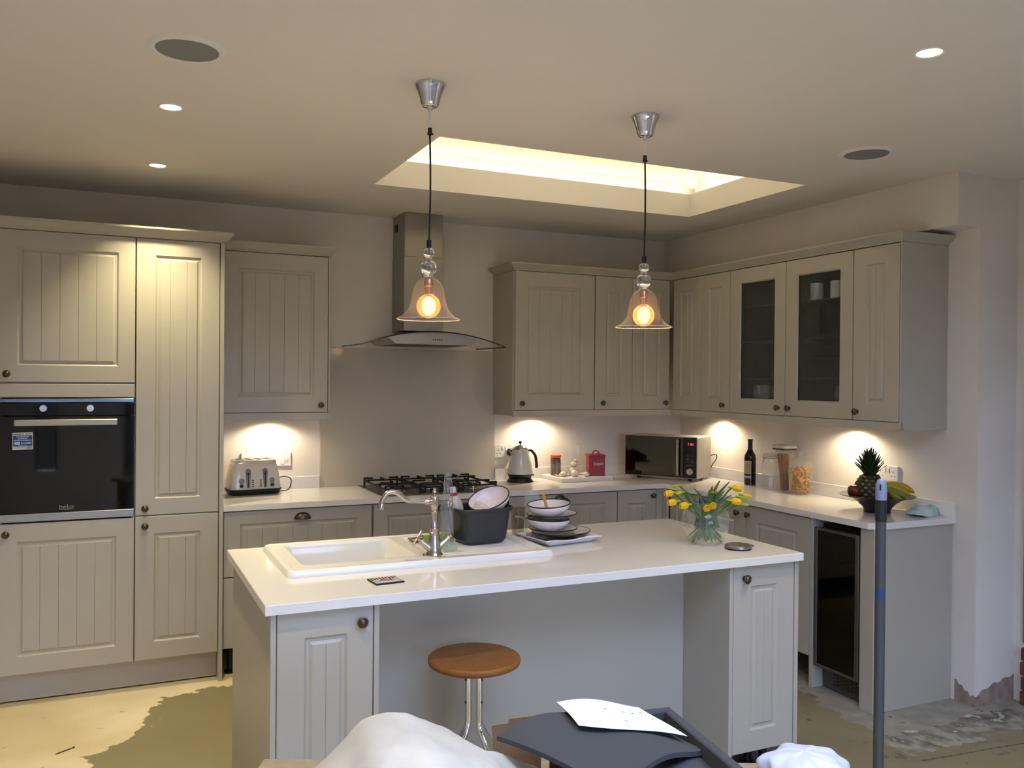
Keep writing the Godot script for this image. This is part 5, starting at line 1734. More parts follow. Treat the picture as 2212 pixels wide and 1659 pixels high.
func vase() -> void:
	var c := Vector3(-1.612, WT, 2.418)
	var t := thing("vase", "round clear glass fishbowl vase of yellow flowers on the island", "vase", c)
	var b := MB.new()
	var pr := [Vector2(0.0, 0.001)]
	var rr := 0.0985
	for i in 24:
		var a := lerpf(-1.10, 0.98, i / 23.0)
		pr.append(Vector2(rr * cos(a), 0.088 + rr * sin(a)))
	pr.append(Vector2(0.0555, 0.174))
	b.lathe(pr, 56, 1.3)
	obj("bowl", b, pane(Color(0.95, 0.99, 0.97, 0.045)), t)
	b = MB.new()
	pr = [Vector2(0.0, 0.006)]
	for i in 10:
		var a := lerpf(-1.05, -0.19, i / 9.0)
		pr.append(Vector2((rr - 0.003) * cos(a), 0.090 + (rr - 0.003) * sin(a)))
	pr.append(Vector2(0.0, pr[-1].y))
	b.lathe(pr, 48, 0.8)
	obj("water", b, pane(Color(0.80, 0.90, 0.80, 0.06)), t)
	# each flower: stem from the foot of the bowl, through the neck, outwards; side = along the picture, near = towards the camera
	var right := Vector3(0.9077, 0, 0.4194)
	var near := Vector3(-0.4194, 0, 0.9077)
	# [side, up, near, kind]; kind 2 open yellow, 1 half open, 0 green bud
	var fl := [[-0.130, 0.176, 0.03, 2], [-0.085, 0.166, 0.05, 2], [-0.140, 0.210, 0.01, 2], [-0.098, 0.208, -0.02, 1], [-0.108, 0.236, -0.03, 0], [0.008, 0.163, 0.075, 2], [-0.016, 0.152, 0.072, 2], [0.022, 0.207, 0.0, 0], [0.036, 0.210, 0.01, 0], [0.112, 0.232, 0.0, 2], [0.098, 0.184, 0.04, 2], [0.138, 0.196, 0.02, 0], [0.152, 0.203, 0.01, 1], [0.136, 0.170, 0.03, 0]]
	var yel := mat(Color(0.93, 0.74, 0.03), 0.6)
	yel.backlight_enabled = true
	yel.backlight = Color(0.3, 0.22, 0.0)
	var stem := mat(Color(0.24, 0.42, 0.12), 0.5)
	var leafm := mat(Color(0.25, 0.34, 0.17), 0.5)
	var lime := mat(Color(0.62, 0.70, 0.12), 0.55)
	var k := 0
	for f in fl:
		k += 1
		var what: String = ["yellow daffodil at the far left, drooping beside the vase", "yellow daffodil at the lower left, second from the left edge", "yellow daffodil at the upper left of the bunch", "half-open yellow daffodil at the left, beside the upper left flower", "closed bud at the top left of the bunch", "yellow daffodil at the middle front, right of its neighbour", "yellow daffodil at the middle front, hanging lowest", "closed green-yellow bud in the middle, left one of a pair", "closed green-yellow bud in the middle, right one of a pair", "large yellow daffodil at the upper right of the bunch", "yellow daffodil at the right front above the vase rim", "closed lime bud at the right, under the large upper flower", "half-open daffodil at the far right tip of the bunch", "closed lime bud at the lower right of the bunch"][k - 1]
		var o := thing("daffodil", what, "flower", c, 0, "daffodils in the round vase")
		var head: Vector3 = right * f[0] + near * f[2] + Vector3(0, f[1], 0)
		var sw: float = -f[0] * 0.55 + 0.03 * sin(k * 2.3)
		var foot: Vector3 = right * clampf(sw, -0.06, 0.06) + near * (0.035 * cos(k * 1.9)) + Vector3(0, 0.012, 0)
		var neck: Vector3 = right * clampf(f[0] * 0.28, -0.04, 0.04) + near * (f[2] * 0.3 + 0.012 * sin(k)) + Vector3(0, 0.115, 0)
		var cv := Curve3D.new()
		cv.add_point(foot, Vector3.ZERO, (neck - foot) * 0.3)
		cv.add_point(neck, -(head - foot) * 0.16, (head - foot) * 0.16)
		var out: Vector3 = (right * signf(f[0] + 0.001) * 0.8 + Vector3(0, -0.1, 0) + near * 0.35).normalized() if absf(f[0]) > 0.04 else (near * 0.7 + Vector3(0, 0.25, 0)).normalized()
		cv.add_point(head, -out * 0.035 - Vector3(0, 0.02, 0), Vector3.ZERO)
		cv.bake_interval = 0.012
		b = MB.new()
		b.tube(Array(cv.get_baked_points()), 0.0034, 8)
		obj("stem", b, stem, o)
		b = MB.new()
		b.t = Transform3D(Basis(Quaternion(Vector3.UP, out)), head)
		var m := lime if f[3] == 0 else yel
		if f[3] == 2:
			b.lathe([Vector2(0.003, -0.006), Vector2(0.007, 0.0), Vector2(0.0115, 0.010), Vector2(0.0130, 0.022), Vector2(0.0115, 0.034), Vector2(0.0090, 0.037), Vector2(0.0075, 0.030), Vector2(0.0, 0.022)], 14, 1.0)
			for s in 5:
				var a := s * TAU / 5
				b.ball(Vector3(0.0085 * cos(a), 0.018, 0.0085 * sin(a)), Vector3(0.0062, 0.019, 0.0062), 10)
		else:
			b.ball(Vector3(0, 0.016, 0), Vector3(0.0078, 0.021, 0.0078) if f[3] == 1 else Vector3(0.0062, 0.018, 0.0062), 14)
		obj("bloom", b, m, o)
		b = MB.new()
		b.t = Transform3D(Basis(Quaternion(Vector3.UP, out)), head)
		b.lathe([Vector2(0.0035, -0.020), Vector2(0.005, -0.012), Vector2(0.0058, -0.002), Vector2(0.0052, 0.004)], 10)
		obj("sheath", b, lime, o)
		# a strap leaf beside it
		var la: float = [-0.095, -0.035, -0.06, -0.02, -0.085, 0.01, 0.055, 0.03, 0.050, 0.095, 0.10, 0.075, -0.045, 0.07][k - 1]
		var lh: float = [0.225, 0.215, 0.20, 0.205, 0.19, 0.225, 0.262, 0.235, 0.215, 0.258, 0.205, 0.22, 0.225, 0.19][k - 1]
		var tip: Vector3 = right * la + Vector3(0, lh, 0) + near * (0.02 * sin(k * 1.3))
		var base: Vector3 = neck - Vector3(0, 0.045, 0) + right * 0.01 * sin(k)
		b = MB.new()
		var side := (right * 0.9 + near * 0.5 * cos(k * 1.7)).normalized()
		b.grid(2, 12, func(u: float, w: float) -> Vector3:
			var mid: Vector3 = base.lerp(tip, w) + right * (-la * 0.35 * sin(w * PI))
			var hw := 0.0098 * pow(sin(PI * clampf(w * 0.80 + 0.16, 0, 1)), 0.7)
			return mid + side * hw * (u * 2 - 1) + near * 0.003 * absf(u * 2 - 1))
		b.grid(2, 12, func(u: float, w: float) -> Vector3:
			var mid: Vector3 = base.lerp(tip, w) + right * (-la * 0.35 * sin(w * PI))
			var hw := 0.0098 * pow(sin(PI * clampf(w * 0.80 + 0.16, 0, 1)), 0.7)
			return mid + side * hw * (u * 2 - 1) + near * (0.003 * absf(u * 2 - 1) - 0.0012), false, true)
		obj("leaf", b, leafm, o)
	# the stems' cut ends fanned out under water
	b = MB.new()
	for i in 22:
		var a := i * 2.39996
		var r := 0.072 * sqrt((i + 0.6) / 22.0)
		var foot := Vector3(r * cos(a), 0.016 + r * 0.14, r * sin(a))
		var top := Vector3(-0.018 * cos(a), 0.118, -0.018 * sin(a))
		b.tube([foot, foot.lerp(top, 0.5) * Vector3(0.86, 1, 0.86), top], 0.0036, 7)
	var sb := obj("stem_bundle", b, stem, t)
	sb.set_meta("kind", "stuff")


func left_counter() -> void:
	var t := thing("toaster", "four-slice cream and steel toaster on a black base, left worktop", "toaster", Vector3(-3.098, WT, 0.150), 6)
	var w := 0.285
	var d := 0.175
	var b := MB.new()
	var rr := func(hx: float, hz: float, y: float, u: float) -> Vector3:
		var a := u * TAU
		var c := cos(a)
		var s := sin(a)
		return Vector3(hx * signf(c) * pow(absf(c), 0.30), y, hz * signf(s) * pow(absf(s), 0.30))
	var loft := func(m: MB, lv: Array) -> void:
		m.grid(56, lv.size() - 1, func(u: float, q: float) -> Vector3:
			var l = lv[int(round(q * (lv.size() - 1)))]
			return rr.call(l[0], l[1], l[2], u), true)
	loft.call(b, [[0.0, 0.0, 0.003], [0.132, 0.078, 0.003], [0.138, 0.082, 0.006], [0.150, 0.090, 0.030], [0.150, 0.091, 0.034], [0.140, 0.086, 0.0345]])
	obj("base", b, M.black, t)
	b = MB.new()
	loft.call(b, [[0.1455, 0.0875, 0.034], [0.146, 0.088, 0.038], [0.138, 0.083, 0.10], [0.126, 0.075, 0.165], [0.119, 0.070, 0.178]])
	var body := obj("body", b, mat(Color(0.80, 0.78, 0.73), 0.12), t)
	b = MB.new()
	loft.call(b, [[0.119, 0.070, 0.178], [0.122, 0.072, 0.181], [0.118, 0.068, 0.196], [0.112, 0.063, 0.199], [0.0, 0.0, 0.199]])
	obj("top", b, mat(Color(0.82, 0.80, 0.75), 0.14, 0.6), t)
	for k in 4:
		b = MB.new()
		b.box(Vector3(-0.079 + 0.050 * k + (0.006 if k > 1 else 0.0), 0.1988, 0), Vector3(0.028, 0.003, 0.100), 0.001)
		obj("slot", b, M.black, t)
	# front dressings lie on the sloping face
	var slope := Basis(Vector3.RIGHT, -0.115)
	var face := Transform3D(slope, Vector3(0, 0.038, 0.0885))
	for s in [-1.0, 1.0]:
		b = MB.new()
		b.t = face
		var pp := PackedVector2Array()
		for i in 13:
			var a := PI * i / 12.0
			pp.append(Vector2(0.0155 * cos(a), 0.098 + 0.016 * sin(a)))
		pp.append(Vector2(-0.008, 0.006))
		pp.append(Vector2(0.008, 0.006))
		var sh := PackedVector2Array()
		for q in pp:
			sh.append(q + Vector2(s * 0.048, 0))
		b.prism(sh, -0.001, 0.0022)
		obj("lever_plate", b, mat(Color(0.52, 0.50, 0.46), 0.25, 0.9), body)
		b = MB.new()
		b.t = face
		b.bx(Vector3(s * 0.048 - 0.0022, 0.008, 0.002), Vector3(s * 0.048 + 0.0022, 0.088, 0.0035))
		b.box(Vector3(s * 0.048, 0.085, 0.010), Vector3(0.014, 0.012, 0.018), 0.004)
		b.bx(Vector3(s * 0.048 - 0.002, 0.088, 0.002), Vector3(s * 0.048 + 0.002, 0.098, 0.007))
		obj("lever", b, M.black, body)
		b = MB.new()
		b.t = Transform3D(slope * Basis(Vector3.RIGHT, PI / 2), face * Vector3(s * 0.086, 0.045, 0.0))
		b.lathe([Vector2(0.0155, 0.0), Vector2(0.0155, 0.003), Vector2(0.0135, 0.0035), Vector2(0.013, 0.0015), Vector2(0.0, 0.0015)], 24)
		obj("gauge", b, mat(Color(0.62, 0.60, 0.56), 0.2, 0.8), body)
		b = MB.new()
		b.t = Transform3D(slope * Basis(Vector3.RIGHT, PI / 2), face * Vector3(s * 0.087, 0.018, 0.0))
		b.lathe([Vector2(0.0105, 0.0), Vector2(0.0100, 0.012), Vector2(0.0, 0.0125)], 20)
		obj("dial", b, M.black, body)
		for k in 4:
			b = MB.new()
			b.t = Transform3D(slope * Basis(Vector3.RIGHT, PI / 2), face * Vector3(s * 0.0225, 0.012 + k * 0.0115, 0.0))
			b.lathe([Vector2(0.0045, 0.0), Vector2(0.0042, 0.004), Vector2(0.0, 0.0045)], 12)
			obj("button", b, M.black, body)
	b = MB.new()
	var cv := Curve3D.new()
	for q in [[Vector3(0.140, 0.070, -0.03), Vector3(0.03, 0.02, 0)], [Vector3(0.205, 0.084, -0.01), Vector3(0.02, -0.005, 0.0)], [Vector3(0.222, 0.045, 0.0), Vector3(-0.004, -0.022, 0)], [Vector3(0.185, 0.006, 0.0), Vector3(-0.03, -0.002, 0)], [Vector3(0.130, 0.006, 0.0), Vector3(-0.02, 0, 0)]]:
		cv.add_point(q[0], -q[1], q[1])
	cv.bake_interval = 0.008
	b.tube(Array(cv.get_baked_points()), 0.0032, 8)
	obj("cord", b, M.rubber, t)


func right_counter() -> void:
	# kettle
	var t := thing("kettle", "cream and steel jug kettle on a black base, below the lit cabinet spotlight", "kettle", Vector3(-1.400, WT, 0.175))
	var b := MB.new()
	b.lathe([Vector2(0.0, 0.0), Vector2(0.088, 0.0), Vector2(0.088, 0.004), Vector2(0.075, 0.020), Vector2(0.073, 0.026), Vector2(0.0, 0.026)], 40, 0.7)
	obj("base", b, M.black, t)
	b = MB.new()
	b.lathe([Vector2(0.0, 0.027), Vector2(0.070, 0.027), Vector2(0.076, 0.032), Vector2(0.083, 0.050), Vector2(0.0835, 0.054)], 40, 0.9)
	obj("skirt", b, M.black, t)
	b = MB.new()
	b.lathe([Vector2(0.0835, 0.054), Vector2(0.084, 0.058), Vector2(0.079, 0.092), Vector2(0.072, 0.126), Vector2(0.063, 0.164), Vector2(0.055, 0.196), Vector2(0.050, 0.212)], 44)
	obj("body", b, mat(Color(0.80, 0.79, 0.76), 0.12), t)
	b = MB.new()
	b.lathe([Vector2(0.050, 0.2122), Vector2(0.0515, 0.216), Vector2(0.050, 0.219), Vector2(0.044, 0.226), Vector2(0.028, 0.236), Vector2(0.010, 0.241), Vector2(0.0, 0.242)], 36)
	obj("lid", b, mat(Color(0.72, 0.70, 0.66), 0.16, 0.9), t)
	b = MB.new()
	b.lathe([Vector2(0.0045, 0.241), Vector2(0.004, 0.248), Vector2(0.007, 0.251), Vector2(0.0105, 0.258), Vector2(0.0085, 0.266), Vector2(0.0, 0.269)], 18)
	obj("lid_knob", b, M.black, t)
	b = MB.new()
	b.grid(8, 6, func(u: float, q: float) -> Vector3:
		var a := (u - 0.5) * 2.0
		var wdt := lerpf(0.030, 0.010, q)
		return Vector3(-lerpf(0.052, 0.084, q) + 0.010 * a * a * (1.0 - q), lerpf(0.150, 0.208, pow(q, 0.6)) if true else 0.0, wdt * a), false, false)
	b.grid(8, 6, func(u: float, q: float) -> Vector3:
		var a := (u - 0.5) * 2.0
		var wdt := lerpf(0.030, 0.010, q)
		return Vector3(-lerpf(0.050, 0.083, q) + 0.010 * a * a * (1.0 - q), lerpf(0.152, 0.210, pow(q, 0.6)), wdt * a), false, true)
	obj("spout", b, mat(Color(0.74, 0.72, 0.68), 0.14, 0.3), t)
	b = MB.new()
	var cv := Curve3D.new()
	for q in [[Vector3(0.050, 0.204, 0), Vector3(0.03, 0.004, 0)], [Vector3(0.096, 0.188, 0), Vector3(0.014, -0.016, 0)], [Vector3(0.117, 0.140, 0), Vector3(0.004, -0.03, 0)], [Vector3(0.121, 0.086, 0), Vector3(0, -0.02, 0)]]:
		cv.add_point(q[0], -q[1], q[1])
	cv.bake_interval = 0.008
	var pts := Array(cv.get_baked_points())
	var rad := []
	for i in pts.size():
		rad.append(lerpf(0.0085, 0.0105, float(i) / pts.size()))
	b.tube(pts, rad, 14)
	b.bx(Vector3(0.047, 0.09, -0.008), Vector3(0.062, 0.205, 0.008), 0.004)
	obj("handle", b, M.black, t)
	b = MB.new()
	b.box(Vector3(0.092, 0.040, 0), Vector3(0.024, 0.009, 0.018), 0.003)
	obj("switch", b, M.black, t)
	t = thing("power_plug", "black power plug in the wall socket behind the kettle", "plug", Vector3(-1.398, 1.096, 0.0105))
	b = MB.new()
	b.bx(Vector3(-0.024, -0.022, 0.0), Vector3(0.024, 0.026, 0.034), 0.008)
	obj("body", b, M.black, t)
	b = MB.new()
	b.tube([Vector3(0, -0.020, 0.02), Vector3(0.0, -0.05, 0.022), Vector3(0.006, -0.11, 0.030), Vector3(0.012, -0.174, 0.05)], 0.0035, 8)
	obj("cord", b, M.rubber, t)
	# board with jars
	var by := 0.942
	b = MB.new()
	b.bx(Vector3(-1.172, WT, 0.035), Vector3(-0.786, by, 0.338), 0.002)
	tag(obj("chopping_board", b, M.plastic), "white rectangular board under the sugar tin and coffee jar", "board")
	t = thing("coffee_jar", "glass coffee jar with an orange lid, on the white board", "jar", Vector3(-1.118, by, 0.140))
	b = MB.new()
	b.lathe([Vector2(0.0, 0.002), Vector2(0.033, 0.0), Vector2(0.0355, 0.004), Vector2(0.0355, 0.118), Vector2(0.032, 0.121)], 32, 1.2)
	obj("jar", b, pane(Color(0.72, 0.68, 0.62, 0.16)), t)
	b = MB.new()
	b.lathe([Vector2(0.0, 0.078), Vector2(0.0335, 0.078), Vector2(0.0335, 0.116), Vector2(0.0, 0.116)], 28)
	obj("coffee", b, mat(Color(0.20, 0.10, 0.06), 0.9), t)
	b = MB.new()
	b.lathe([Vector2(0.0, 0.004), Vector2(0.0335, 0.004), Vector2(0.0335, 0.0775), Vector2(0.0, 0.0775)], 28)
	obj("filling", b, mat(Color(0.40, 0.36, 0.31), 0.9), t)
	b = MB.new()
	b.grid(14, 1, func(u: float, q: float) -> Vector3:
		var a := lerpf(0.55, 2.0, u)
		return Vector3(0.0359 * cos(a), lerpf(0.012, 0.088, q), 0.0359 * sin(a)), false, false)
	obj("label", b, mat(Color(0.52, 0.49, 0.43), 0.6), t)
	b = MB.new()
	b.grid(8, 6, func(u: float, q: float) -> Vector3:
		var a := 1.02 + 0.16 * (q * cos(u * TAU))
		return Vector3(0.0362 * cos(a), 0.034 + 0.008 * q * sin(u * TAU), 0.0362 * sin(a)), false, true)
	obj("bean_print", b, mat(Color(0.13, 0.08, 0.05), 0.6), t)
	b = MB.new()
	b.lathe([Vector2(0.0, 0.1215), Vector2(0.036, 0.1215), Vector2(0.0375, 0.123), Vector2(0.0375, 0.134), Vector2(0.0355, 0.137), Vector2(0.0, 0.138)], 32)
	obj("lid", b, mat(Color(0.90, 0.25, 0.07), 0.35), t)
	t = thing("glass_jar", "tall clear glass jar holding garlic, behind the red tin", "jar", Vector3(-0.982, by, 0.150))
	b = MB.new()
	b.lathe([Vector2(0.0, 0.003), Vector2(0.036, 0.0), Vector2(0.038, 0.004), Vector2(0.038, 0.196), Vector2(0.040, 0.200)], 32, 1.2)
	obj("jar", b, pane(Color(0.76, 0.82, 0.78, 0.16)), t)
	for p in [[-0.981, 0.0035, 0.142, 0.028], [-0.985, 0.050, 0.158, 0.025], [-0.968, 0.080, 0.142, 0.017]]:
		garlic(Vector3(p[0], by + p[1], p[2]), p[3], "pale garlic bulb inside the tall glass jar, %s of three" % ["lowest" if p[1] < 0.02 else ("middle" if p[1] < 0.06 else "topmost")][0], "garlic bulbs in the glass jar")
	for p in [[-1.040, 0.0, 0.268, 0.028, "garlic bulb in front of the glass jar, second from the left on the board"], [-1.105, 0.0, 0.235, 0.022, "small garlic bulb at the left of those lying on the white board"], [-0.965, 0.0, 0.290, 0.020, "small garlic bulb lying beside the red tin"]]:
		garlic(Vector3(p[0], by + p[1], p[2]), p[3], p[4], "garlic bulbs lying on the board")
	b = MB.new()
	b.sheet(22, 14, func(u: float, q: float) -> Vector3:
		var x := (u - 0.5) * 0.13
		var z := (q - 0.5) * 0.055
		return Vector3(-1.075 + x, by + 0.004 + 0.018 * exp(-pow((u - 0.5) * 2.6, 2) - pow((q - 0.5) * 2.4, 2)) * (1.0 + 0.5 * sin(u * 17.0 + q * 6.0)) + 0.003 * sin(u * 31.0), 0.188 + z + 0.006 * sin(u * 12.0)), 0.002)
	tag(obj("paper_wrap", b, mat(Color(0.80, 0.74, 0.68), 0.85)), "crumpled pale wrapper between the coffee jar and the garlic", "wrapper")
	t = thing("sugar_tin", "square red metal tin with white lettering and a handle, on the white board", "tin", Vector3(-0.857, by, 0.225), -20)
	b = MB.new()
	b.box(Vector3(0, 0.065, 0), Vector3(0.112, 0.130, 0.112), 0.004)
	var red := mat(Color(0.55, 0.03, 0.045), 0.35)
	obj("body", b, red, t)
	b = MB.new()
	b.box(Vector3(0, 0.1345, 0), Vector3(0.118, 0.016, 0.118), 0.004)
	obj("lid", b, red, t)
	b = MB.new()
	pts = []
	for i in 13:
		var a := PI * i / 12.0
		pts.append(Vector3(0.024 * cos(a), 0.142 + 0.024 * sin(a), 0))
	b.tube(pts, 0.0045, 10)
	obj("handle", b, red, t)
	text("lettering", "Sugar", 0.024, mat(Color(0.90, 0.84, 0.80), 0.5), t, Vector3(0.010, 0.082, 0.0565), Vector3(0, 0, 4), "Droid Serif")
	microwave()
	# wine bottle
	t = thing("wine_bottle", "dark red-wine bottle with a pale label, right of the microwave", "bottle", Vector3(-0.070, WT, 0.862))
	b = MB.new()
	b.lathe([Vector2(0.0, 0.003), Vector2(0.034, 0.0), Vector2(0.0375, 0.005), Vector2(0.0375, 0.175), Vector2(0.034, 0.195), Vector2(0.022, 0.215), Vector2(0.0155, 0.232)], 36, 0.9)
	b.lathe([Vector2(0.0155, 0.232), Vector2(0.0145, 0.262)], 30)
	obj("body", b, mat(Color(0.018, 0.016, 0.014), 0.05), t)
	b = MB.new()
	b.lathe([Vector2(0.0155, 0.238), Vector2(0.0150, 0.285), Vector2(0.0162, 0.288), Vector2(0.0162, 0.297), Vector2(0.0, 0.298)], 28)
	obj("capsule", b, mat(Color(0.035, 0.012, 0.014), 0.35), t)
	for l in [[0.072, 0.156, Color(0.60, 0.55, 0.44)], [0.148, 0.157, Color(0.66, 0.63, 0.60)], [0.046, 0.060, Color(0.66, 0.64, 0.62)]]:
		b = MB.new()
		var k: float = 0.0378 if l[0] != 0.148 else 0.0380
		b.grid(16, 1, func(u: float, q: float) -> Vector3:
			var a := lerpf(2.05, 4.0, u)
			return Vector3(k * cos(a), lerpf(l[0], l[1], q), k * sin(a)), false, false)
		obj("label", b, mat(l[2], 0.6), t)
	# storage jars
	t = thing("storage_jar", "empty clip-top glass jar, left of three along the right wall", "jar", Vector3(-0.092, WT, 1.085))
	b = MB.new()
	b.lathe([Vector2(0.0, 0.004), Vector2(0.052, 0.0), Vector2(0.056, 0.006), Vector2(0.056, 0.150), Vector2(0.052, 0.176), Vector2(0.047, 0.190), Vector2(0.047, 0.202)], 36, 1.2)
	obj("jar", b, pane(Color(0.80, 0.85, 0.80, 0.10)), t)
	b = MB.new()
	b.lathe([Vector2(0.048, 0.2025), Vector2(0.052, 0.204), Vector2(0.051, 0.214), Vector2(0.045, 0.222), Vector2(0.0, 0.226)], 36)
	obj("lid", b, pane(Color(0.70, 0.72, 0.64, 0.30)), t)
	b = MB.new()
	pts = []
	for i in 33:
		pts.append(Vector3(0.0525 * cos(i * TAU / 32), 0.196, 0.0525 * sin(i * TAU / 32)))
	b.tube(pts, 0.0016, 6)
	b.tube([Vector3(-0.053, 0.196, 0.0), Vector3(-0.060, 0.180, 0.0), Vector3(-0.058, 0.165, 0.0)], 0.0018, 6)
	obj("clip", b, M.knob, t)
	t = thing("storage_jar", "tall glass jar of spaghetti with a white-topped lid, middle of three", "jar", Vector3(-0.098, WT, 1.210))
	b = MB.new()
	b.box(Vector3(0, 0.128, 0), Vector3(0.098, 0.252, 0.098), 0.016)
	obj("jar", b, pane(Color(0.90, 0.92, 0.88, 0.07)), t)
	b = MB.new()
	var rg := RandomNumberGenerator.new()
	rg.seed = 5
	for i in 170:
		var a := rg.randf() * TAU
		var r := 0.030 * sqrt(rg.randf())
		var q := Vector2(r * cos(a), r * sin(a))
		var lo := Vector3(q.x * 0.85 + 0.006, 0.006, q.y * 0.85)
		var up := Vector3(q.x * 1.25 - 0.008, rg.randf_range(0.218, 0.234), q.y * 1.25)
		b.tube([lo, lo.lerp(up, 0.5) * Vector3(0.85, 1, 0.85), up], 0.0012, 5)
	var sp := obj("spaghetti", b, mat(Color(0.58, 0.34, 0.13), 0.6), t)
	sp.set_meta("kind", "stuff")
	b = MB.new()
	b.box(Vector3(0, 0.259, 0), Vector3(0.104, 0.008, 0.104), 0.003)
	obj("seal", b, mat(Color(0.30, 0.22, 0.18), 0.6), t)
	b = MB.new()
	b.box(Vector3(0, 0.274, 0), Vector3(0.110, 0.021, 0.110), 0.006)
	obj("lid", b, mat(Color(0.76, 0.72, 0.72), 0.22), t)
	t = thing("storage_jar", "square glass jar full of penne pasta, right of three", "jar", Vector3(-0.105, WT, 1.357))
	b = MB.new()
	b.box(Vector3(0, 0.100, 0), Vector3(0.108, 0.196, 0.108), 0.018)
	obj("jar", b, pane(Color(0.92, 0.94, 0.88, 0.07)), t)
	b = MB.new()
	for i in 210:
		var p := Vector3(rg.randf_range(-0.042, 0.042), rg.randf_range(0.014, 0.160), rg.randf_range(-0.042, 0.042))
		var dd := Vector3(rg.randf_range(-1, 1), rg.randf_range(-0.9, 0.9), rg.randf_range(-1, 1)).normalized() * 0.019
		var e1 := (p + dd).clamp(Vector3(-0.048, 0.008, -0.048), Vector3(0.048, 0.172, 0.048))
		var e0 := (p - dd).clamp(Vector3(-0.048, 0.008, -0.048), Vector3(0.048, 0.172, 0.048))
		b.tube([e0, e1], 0.0042, 8)
	var pn := obj("penne", b, mat(Color(0.70, 0.51, 0.17), 0.5), t)
	pn.set_meta("kind", "stuff")
	b = MB.new()
	b.lathe([Vector2(0.0, 0.200), Vector2(0.050, 0.200), Vector2(0.058, 0.203), Vector2(0.060, 0.209), Vector2(0.058, 0.215), Vector2(0.030, 0.221), Vector2(0.0, 0.222)], 40)
	b.lathe([Vector2(0.010, 0.222), Vector2(0.008, 0.230), Vector2(0.012, 0.238), Vector2(0.013, 0.247), Vector2(0.008, 0.255), Vector2(0.0, 0.257)], 20)
	obj("lid", b, pane(Color(0.70, 0.68, 0.58, 0.12)), t)
	fruit()
	# pack of wipes
	t = thing("wipes_pack", "white and mint-green soft pack of wipes at the end of the right worktop", "wipes", Vector3(-0.098, WT, 2.215), 14)
	b = MB.new()
	var soft := func(u: float, q: float, up: float) -> Vector3:
		var x := (u - 0.5) * 0.205
		var z := (q - 0.5) * 0.10
		var ex := 1.0 - pow(absf(u - 0.5) * 2.0, 3.0)
		var ez := 1.0 - pow(absf(q - 0.5) * 2.0, 2.6)
		var h := 0.052 * pow(maxf(ex, 0.0), 0.7) * pow(maxf(ez, 0.0), 0.5)
		return Vector3(x, 0.012 * (1.0 - ex) + 0.001 + (h + 0.0025 * sin(u * 40.0) * (1.0 - ex) if up > 0.5 else 0.0), z * (1.0 - 0.12 * (1.0 - ex)))
	b.grid(40, 18, func(u: float, q: float) -> Vector3: return soft.call(u, q, 1.0), false, false)
	b.grid(40, 18, func(u: float, q: float) -> Vector3: return soft.call(u, q, 0.0), false, true)
	var im := Image.create(256, 128, false, Image.FORMAT_RGB8)
	im.fill(Color(0.80, 0.85, 0.83))
	im.fill_rect(Rect2i(206, 0, 20, 128), Color(0.22, 0.55, 0.45))
	im.fill_rect(Rect2i(132, 72, 62, 56), Color(0.66, 0.83, 0.78))
	im.fill_rect(Rect2i(0, 0, 40, 128), Color(0.70, 0.80, 0.78))
	im.fill_rect(Rect2i(186, 84, 12, 22), Color(0.52, 0.44, 0.38))
	for k in 4:
		im.fill_rect(Rect2i(146 + k * 8, 80, 6, 10), Color(0.18, 0.40, 0.36))
	im.fill_rect(Rect2i(148, 95, 26, 5), Color(0.22, 0.44, 0.38))
	im.fill_rect(Rect2i(120, 88, 9, 26), Color(0.30, 0.52, 0.46))
	var wm := mat(Color.WHITE, 0.35)
	wm.albedo_texture = ImageTexture.create_from_image(im)
	obj("wrapper", b, wm, t)
	b = MB.new()
	b.box(Vector3(0.0, 0.0545, -0.004), Vector3(0.088, 0.005, 0.046), 0.002)
	obj("flap", b, M.plastic, t)


func garlic(at: Vector3, r: float, label: String, group: String) -> void:
	var t := thing("garlic_bulb", label, "garlic", at, rad_to_deg(at.x * 60.0), group)
	var b := MB.new()
	b.grid(28, 14, func(u: float, q: float) -> Vector3:
		var a := -PI / 2 + PI * q
		var k := r * (1.0 + 0.07 * cos(u * TAU * 7.0)) * cos(a) * (1.0 if q < 0.7 else lerpf(1.0, 0.55, (q - 0.7) / 0.3))
		return Vector3(k * cos(u * TAU), r * 0.82 + r * 0.82 * sin(a), k * sin(u * TAU)), true)
	obj("bulb", b, mat(Color(0.84, 0.79, 0.73), 0.6), t)
	b = MB.new()
	b.tube([Vector3(0, r * 1.55, 0), Vector3(r * 0.10, r * 1.85, 0), Vector3(r * 0.35, r * 2.15, 0)], [r * 0.24, r * 0.13, r * 0.06], 8)
	obj("stalk", b, mat(Color(0.76, 0.68, 0.56), 0.7), t)


